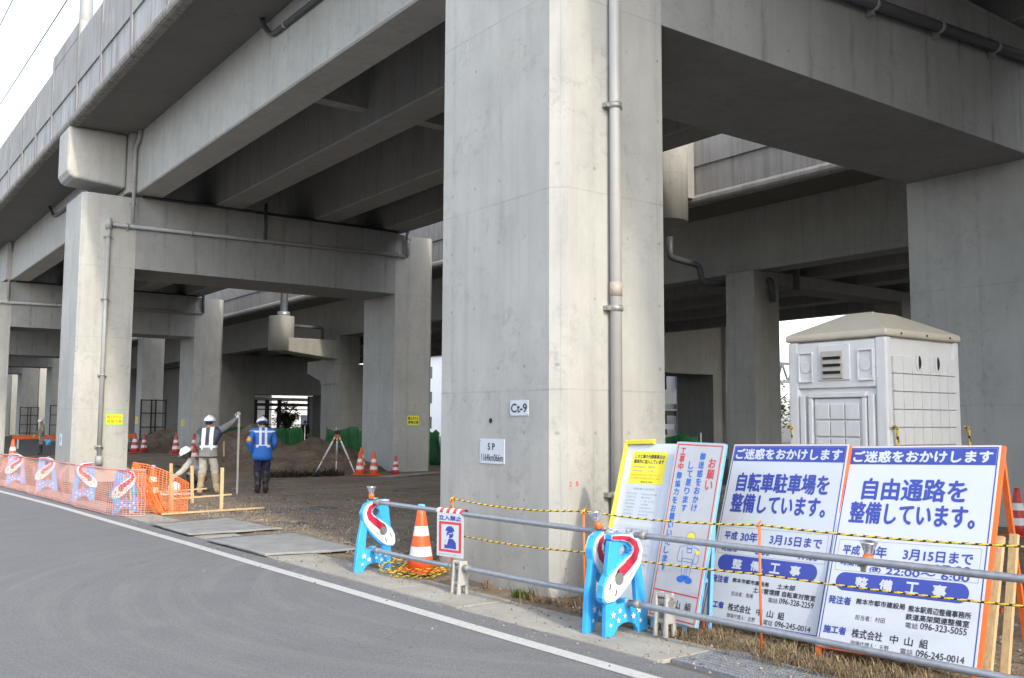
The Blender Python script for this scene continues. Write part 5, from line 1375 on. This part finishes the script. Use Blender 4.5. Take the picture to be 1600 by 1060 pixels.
w2 = person('worker in bright blue jacket and navy trousers looking down, seen from behind', (8.38, 20.95, 0), R(-18), J, PM2, bootmo, EX, vest=VESTB, sc=1.03, hem=-.20)
b = MB(); b.tube([(-.283, .0, 1.16), (-.292, .0, 1.22)], .066, 12); b.tube([(-.29, .02, 1.14), (-.255, .03, 1.25)], [.068, .072], 14)
b.build('armband', ARMB, w2)
# crouching worker
J = dict(stand); J.update(pelvis=(0, -.12, .34), spine=(-.02, .02, .50), chest=(-.04, .14, .66), neck=(-.05, .22, .76), head=(-.06, .27, .87), look=(-.3, 1.0, .45), hipL=(-.1, -.1, .33), hipR=(.1, -.1, .33), kneeL=(-.18, .24, .44), kneeR=(.17, .26, .46), ankL=(-.15, .02, .09), ankR=(.15, .04, .09), toeL=(-.17, .17, .045), toeR=(.17, .19, .045), shL=(-.22, .15, .70), shR=(.15, .15, .71), elL=(-.33, .30, .52), elR=(.16, .36, .50), wrL=(-.40, .47, .36), wrR=(-.02, .50, .42))
PM3 = [CLIGHT, CGREY, BOOTK, GLOVE, paint('dark_face_cover', (.05, .035, .03), .8), HAIR, PRED]
w3 = person('crouching worker in grey with white helmet and gloves behind the timber stakes', (7.42, 22.4, 0), R(60), J, PM3, bootmo, EX)
b = MB(); b.box(-.35, .35, -.2, .2, 0, .02); o = b.build('white_board', WHITEP); o.location = (6.75, 21.9, .01); o.rotation_euler = (0, 0, R(-20)); tag(o, 'white sheet lying on the ground beside the crouching worker', 'sheet')
b = MB(); b.ell((0, 0, .13), (.14, .16, .13), 16, 10); o = b.build('spare_helmet', HELM); o.location = (6.78, 22.1, .02); tag(o, 'round white helmet on the ground left of the crouching worker', 'helmet')
# far worker
J = dict(stand); J.update(look=(-.6, .6, 1.2), elR=(.25, .1, 1.13), wrR=(.2, .28, .98))
PM4 = [CKHAKI, CKHAKI, BOOTK, GLOVE, SKINM, HAIR, PRED]
w4 = person('far worker in khaki overalls and white helmet at the left, behind the pink net', (9.05, 50.4, 0), R(80), J, PM4, bootmo, EX)
b = MB(); b.tube([(-.26, -.02, 1.18), (-.262, -.02, 1.26)], .068, 12); b.build('armband', ARMB, w4)
b = MB(); b.lathe([(.11, 0), (.15, .3), (.145, .3)], (0, 0, 0), 16); b.tube([(-.14, 0, .3), (0, 0, .48), (.14, 0, .3)], .008, 6); o = b.build('bucket', LBLUE); o.location = (9.3, 50.1, .45); tag(o, 'small blue bucket carried by the far worker', 'bucket')
# dark figure far back
J = dict(stand); J.update(look=(.8, .4, 1.4)); PM5 = [CBLACK, CBLACK, BOOTK, SKINM, SKINM, HAIR, PRED]
person('distant person in black clothes standing behind the green mesh screen', (24.8, 55.2, 0), R(120), J, PM5, bootmo, EX, helmet=False)

# survey tripod
o = thing('survey_tripod', 'red and white survey tripod with level in front of the soil heaps', 'tripod', (13.35, 27.3, 0))
for k, (x, y) in enumerate(((-.58, .35), (.45, -.42), (.25, .55))):
    b = MB(); A = Vector((x*.08, y*.08, 1.20)); B = Vector((x, y, 0)); Mi = A+(B-A)*.62
    b.tube([A, Mi], .028, 8, 0); b.tube([Mi, B], .02, 8, 0)
    for t in (.08, .60, .93): b.tube([A+(B-A)*t, A+(B-A)*(t+.045)], .031, 8, 1)
    b.build('leg', [PWHITE, ORANGE], o)
b = MB(); b.lathe([(.085, 1.18), (.085, 1.24)], (0, 0, 0), 14); b.build('head_plate', ORANGE, o)
b = MB(); b.lathe([(.05, 1.24), (.05, 1.28)], (0, 0, 0), 14); b.tube([(-.10, 0, 1.34), (.10, 0, 1.34)], .045, 12); b.box(-.05, .05, -.05, .05, 1.285, 1.36); b.build('level', PBLACK, o, bevel=.008)

# ground clutter near the cones
b = MB(); b.bar((13.9, 25.2, .03), (16.4, 26.2, .04), .6, .02); o = tag(b.build('plywood_sheet', paint('weathered_ply', (.3, .28, .25), .85)), 'weathered grey sheet lying beside the cone cluster', 'sheet')

# ------------------------------------------------------------------ green mesh screen
def screen(label, x, y0, y1, h, seed):
    o = thing('mesh_screen', label, 'mesh screen', (x, y0, 0), 0, 'green mesh screens under the second viaduct')
    b = MB(); n = int((y1-y0)*4)
    for k in range(n+1):
        y = y0+(y1-y0)*k/n; 
        for j in range(5):
            z = .02+h*j/4; b.v.append((x+.16*mnoise.noise(Vector((y*2.1, z*2, seed))), y, z*(1+(.22*mnoise.noise(Vector((y*.7, 0, seed)))+.12*mnoise.noise(Vector((y*2.9, 5, seed))) if j > 1 else 0))))
    for k in range(n):
        for j in range(4): i = k*5+j; b.f.append([i, i+5, i+6, i+1]); b.m.append(0); b.s.append(True)
    s_ = b.build('sheet', GREENN, o, True); md = s_.modifiers.new('t', 'SOLIDIFY'); md.thickness = .01
    y = y0
    while y <= y1: 
        b = MB(); b.tube([(x+.1, y, 0), (x+.1, y, h+.12)], .024, 8); b.build('post', STEEL, o, True); y += 3.0
screen('green mesh screen seen under the decks right of the near pier', 19.2, 17.6, 30, 1.28, 1)
screen('green mesh screen beside the pier with stacked cones', 19.2, 30.6, 40.4, 1.3, 2)
screen('green mesh screen behind the soil heaps and the worker in blue', 19.2, 43, 62, 1.35, 3)

# ------------------------------------------------------------------ background beyond, unseen added sky blockers
WALLP = paint('pale_render', (.55, .54, .52), .85, 0, .08, 2, (.4, .38, .35), .3)
WALLW = paint('white_cladding', (.72, .73, .74), .6, 0, .04, 2)
ROOFT = paint('red_brown_roof', (.28, .12, .09), .8, 0, .15)
GLASS = paint('window_glass', (.05, .06, .075), .12, 0, .2, 3)
BROWN = paint('brown_timber', (.10, .075, .06), .8, 0, .2)
def building(label, x0, x1, y0, y1, h, wall, roof, cols, rows, name='building', pitched=True):
    o = thing(name, label, 'building', (x0, y0, 0))
    b = MB(); b.box(x0, x1, y0, y1, 0, h); b.build('wall', wall, o, True)
    b = MB()
    if pitched: b.prism([(x0-.5, h), (x1+.5, h), ((x0+x1)/2, h+(x1-x0)*.22)], (0, 0, 0), (1, 0, 0), (0, 0, 1), (0, 1, 0), y0-.5, y1+.5)
    else: b.box(x0-.2, x1+.2, y0-.2, y1+.2, h, h+.35)
    b.build('roof', roof, o, True)
    for r in range(rows):
        for c in range(cols):
            z0 = .9+3*r
            wx = x0+(x1-x0)*(c+.5)/cols; b = MB(); b.box(wx-.7, wx+.7, y0-.04, y0+.02, z0, z0+1.4); b.build('window', GLASS, o, True)
            wy = y0+(y1-y0)*(c+.5)/cols; b = MB(); b.box(x0-.04, x0+.02, wy-.7, wy+.7, z0, z0+1.4); b.build('window', GLASS, o, True)
building('pale house with red brown roof seen beside the portable toilet', 44, 53, 22, 32, 5.2, WALLP, ROOFT, 3, 2)
building('long white station building far behind the portal frame', 46, 56, 44, 70, 5.6, WALLW, STEEL, 8, 2, 'building', False)
building('white apartment block far beyond the second viaduct', 60, 75, 78, 100, 9.5, WALLW, STEEL, 6, 3, 'building', False)
building('beige low building beyond the far opening under the decks', 36, 46, 88, 100, 4.5, WALLP, ROOFT, 4, 1)
building('white shed at the far end of the site road', 28, 34, 104, 112, 4.0, WALLW, STEEL, 3, 1, 'building', False)
building('grey apartment block right of the house beside the toilet', 62, 78, 30, 44, 6.8, WALLP, STEEL, 5, 2, 'building', False)
building('unseen grey annex added beneath the viaduct behind the camera to block low sky', 7.6, 30, -40, -22, 7.0, WALLP, STEEL, 5, 2, 'building', False)  # out of view, added to cut low sky light under the deck
building('unseen beige town house added across the road behind the camera to block low sky', -27, -15, -34, -16, 8.5, WALLP, STEEL, 4, 2, 'building', False)  # unseen row of houses added across the road to cut low sky light
building('unseen grey town house added opposite the near pier to block low sky', -26, -14, -13, 8, 7.0, WALLP, STEEL, 5, 3, 'building', False)
building('unseen brown town house added opposite the pink net to block low sky', -28, -15.5, 11, 30, 6.5, paint('brown_render', (.30, .26, .22), .85, 0, .1, 2), STEEL, 4, 2, 'building', False)
building('unseen pale town house added farther along the road to block low sky', -34, -21, 33, 56, 7.0, WALLP, STEEL, 5, 3, 'building', False)
# platform canopy with brown posts
o = thing('platform_canopy', 'low platform canopy on brown posts seen through the far opening', 'canopy', (26, 63, 0))
b = MB(); b.box(24.0, 31, 63, 66, 3.15, 3.3); b.build('canopy_roof', STEEL, o, True)
for x in (24.55, 25.4, 26.3):
    b = MB(); b.box(x, x+.24, 63.1, 63.3, 0, 3.15); b.build('post', BROWN, o, True)
for z, t_ in ((2.72, .2), (2.45, .08)):
    b = MB(); b.box(24.3, 31, 63.12, 63.22, z, z+t_); b.build('beam', BROWN, o, True)
b = MB()
for k in range(60): b.box(24.3+.11*k, 24.32+.11*k, 62.8, 62.82, .1, 1.45)
for z in (.15, .8, 1.42): b.box(24.25, 31, 62.78, 62.799, z, z+.04)
tag(b.build('steel_fence', BIRON), 'dark steel railing fence across the far opening under the decks', 'fence')
b = MB(); b.box(27.75, 30.5, 61.2, 61.5, 0, 3.4); tag(b.build('concrete_wall', CONC2), 'dim wall panel at the right side of the far opening', 'wall')
o = thing('platform_canopy', 'white posts and rails of a platform canopy behind the portal frame', 'canopy', (38, 38, 0))
for x in (39.2, 42):
    b = MB(); b.tube([(x, 40, 0), (x, 40, 4.6)], .16, 12); b.build('post', WALLW, o, True)
for z, m_ in ((4.5, WALLW), (2.1, BROWN), (2.5, STEEL), (1.3, WALLW)):
    b = MB(); b.box(36, 46, 40.2, 40.35, z, z+.3); b.build('rail', m_, o, True)
# lattice truss sliver by the toilet
o = thing('truss_gantry', 'white steel truss gantry glimpsed left of the portable toilet', 'gantry', (30, 19, 0))
b = MB()
for z in (3.2, 3.9): b.box(27.5, 41, 23.0, 23.12, z, z+.1)
for k in range(20):
    x = 27.5+.68*k; b.bar((x, 23.06, 3.25), (x+.34, 23.06, 3.95), .06, .06); b.bar((x+.34, 23.06, 3.95), (x+.68, 23.06, 3.25), .06, .06)
b.build('truss', WALLW, o, True)
for x in (28.5, 40):
    b = MB(); b.box(x, x+.2, 22.95, 23.15, 0, 3.2); b.build('post', STEEL, o, True)
# tree in the far opening
def tree(label, loc, h, r, seed):
    q = random.Random(seed); o = thing('tree', label, 'tree', loc)
    b = MB(); b.tube([(0, 0, 0), (.05, 0, h*.4), (0, .05, h*.75)], [.16, .12, .04], 8)
    for k in range(6):
        a = k*1.05; b.tube([(0, 0, h*(.3+.06*k)), (r*.6*math.cos(a), r*.6*math.sin(a), h*(.5+.06*k))], [.06, .02], 6)
    b.build('trunk', BARK, o)
    b = MB(); cl = [(q.gauss(0, r*.45), q.gauss(0, r*.45), h*.62+q.gauss(0, h*.16)) for _ in range(26)]
    for c in cl:
        for k in range(70):
            p = Vector(c)+Vector((q.gauss(0, 1), q.gauss(0, 1), q.gauss(0, .8)))*r*.17; s_ = q.uniform(.06, .13)
            u = Vector((q.uniform(-1, 1), q.uniform(-1, 1), q.uniform(-1, 1))).normalized(); v = u.orthogonal().normalized()
            b.add([p-u*s_, p+v*s_*.5, p+u*s_, p-v*s_*.5], [(0, 1, 2, 3)])
    b.build('crown', LEAFM, o, fixn=False)
tree('small yellow green tree seen through the far opening under the decks', (27.5, 64.6, 0), 3.2, 1.0, 4)
tree('bushy olive tree beside the white station building', (43, 34, 0), 4.2, 1.6, 9)

# orange barrier planks far left
for i, (x0, x1, y) in enumerate(((9.6, 15, 62), (13, 20, 66))):
    o = thing('barrier_plank', ['orange barrier plank far back, behind the far worker', 'orange barrier plank far back beside the concrete wall'][i], 'barrier', (x0, y, 0), 0, 'orange barrier planks far back')
    b = MB(); b.box(x0, x1, y, y+.05, .55, .8); b.build('plank', ORANGE, o, True)
    for x in (x0+.3, x1-.3): 
        b = MB(); b.box(x-.05, x+.05, y+.051, y+.12, 0, .85); b.build('post', PWHITE, o, True)
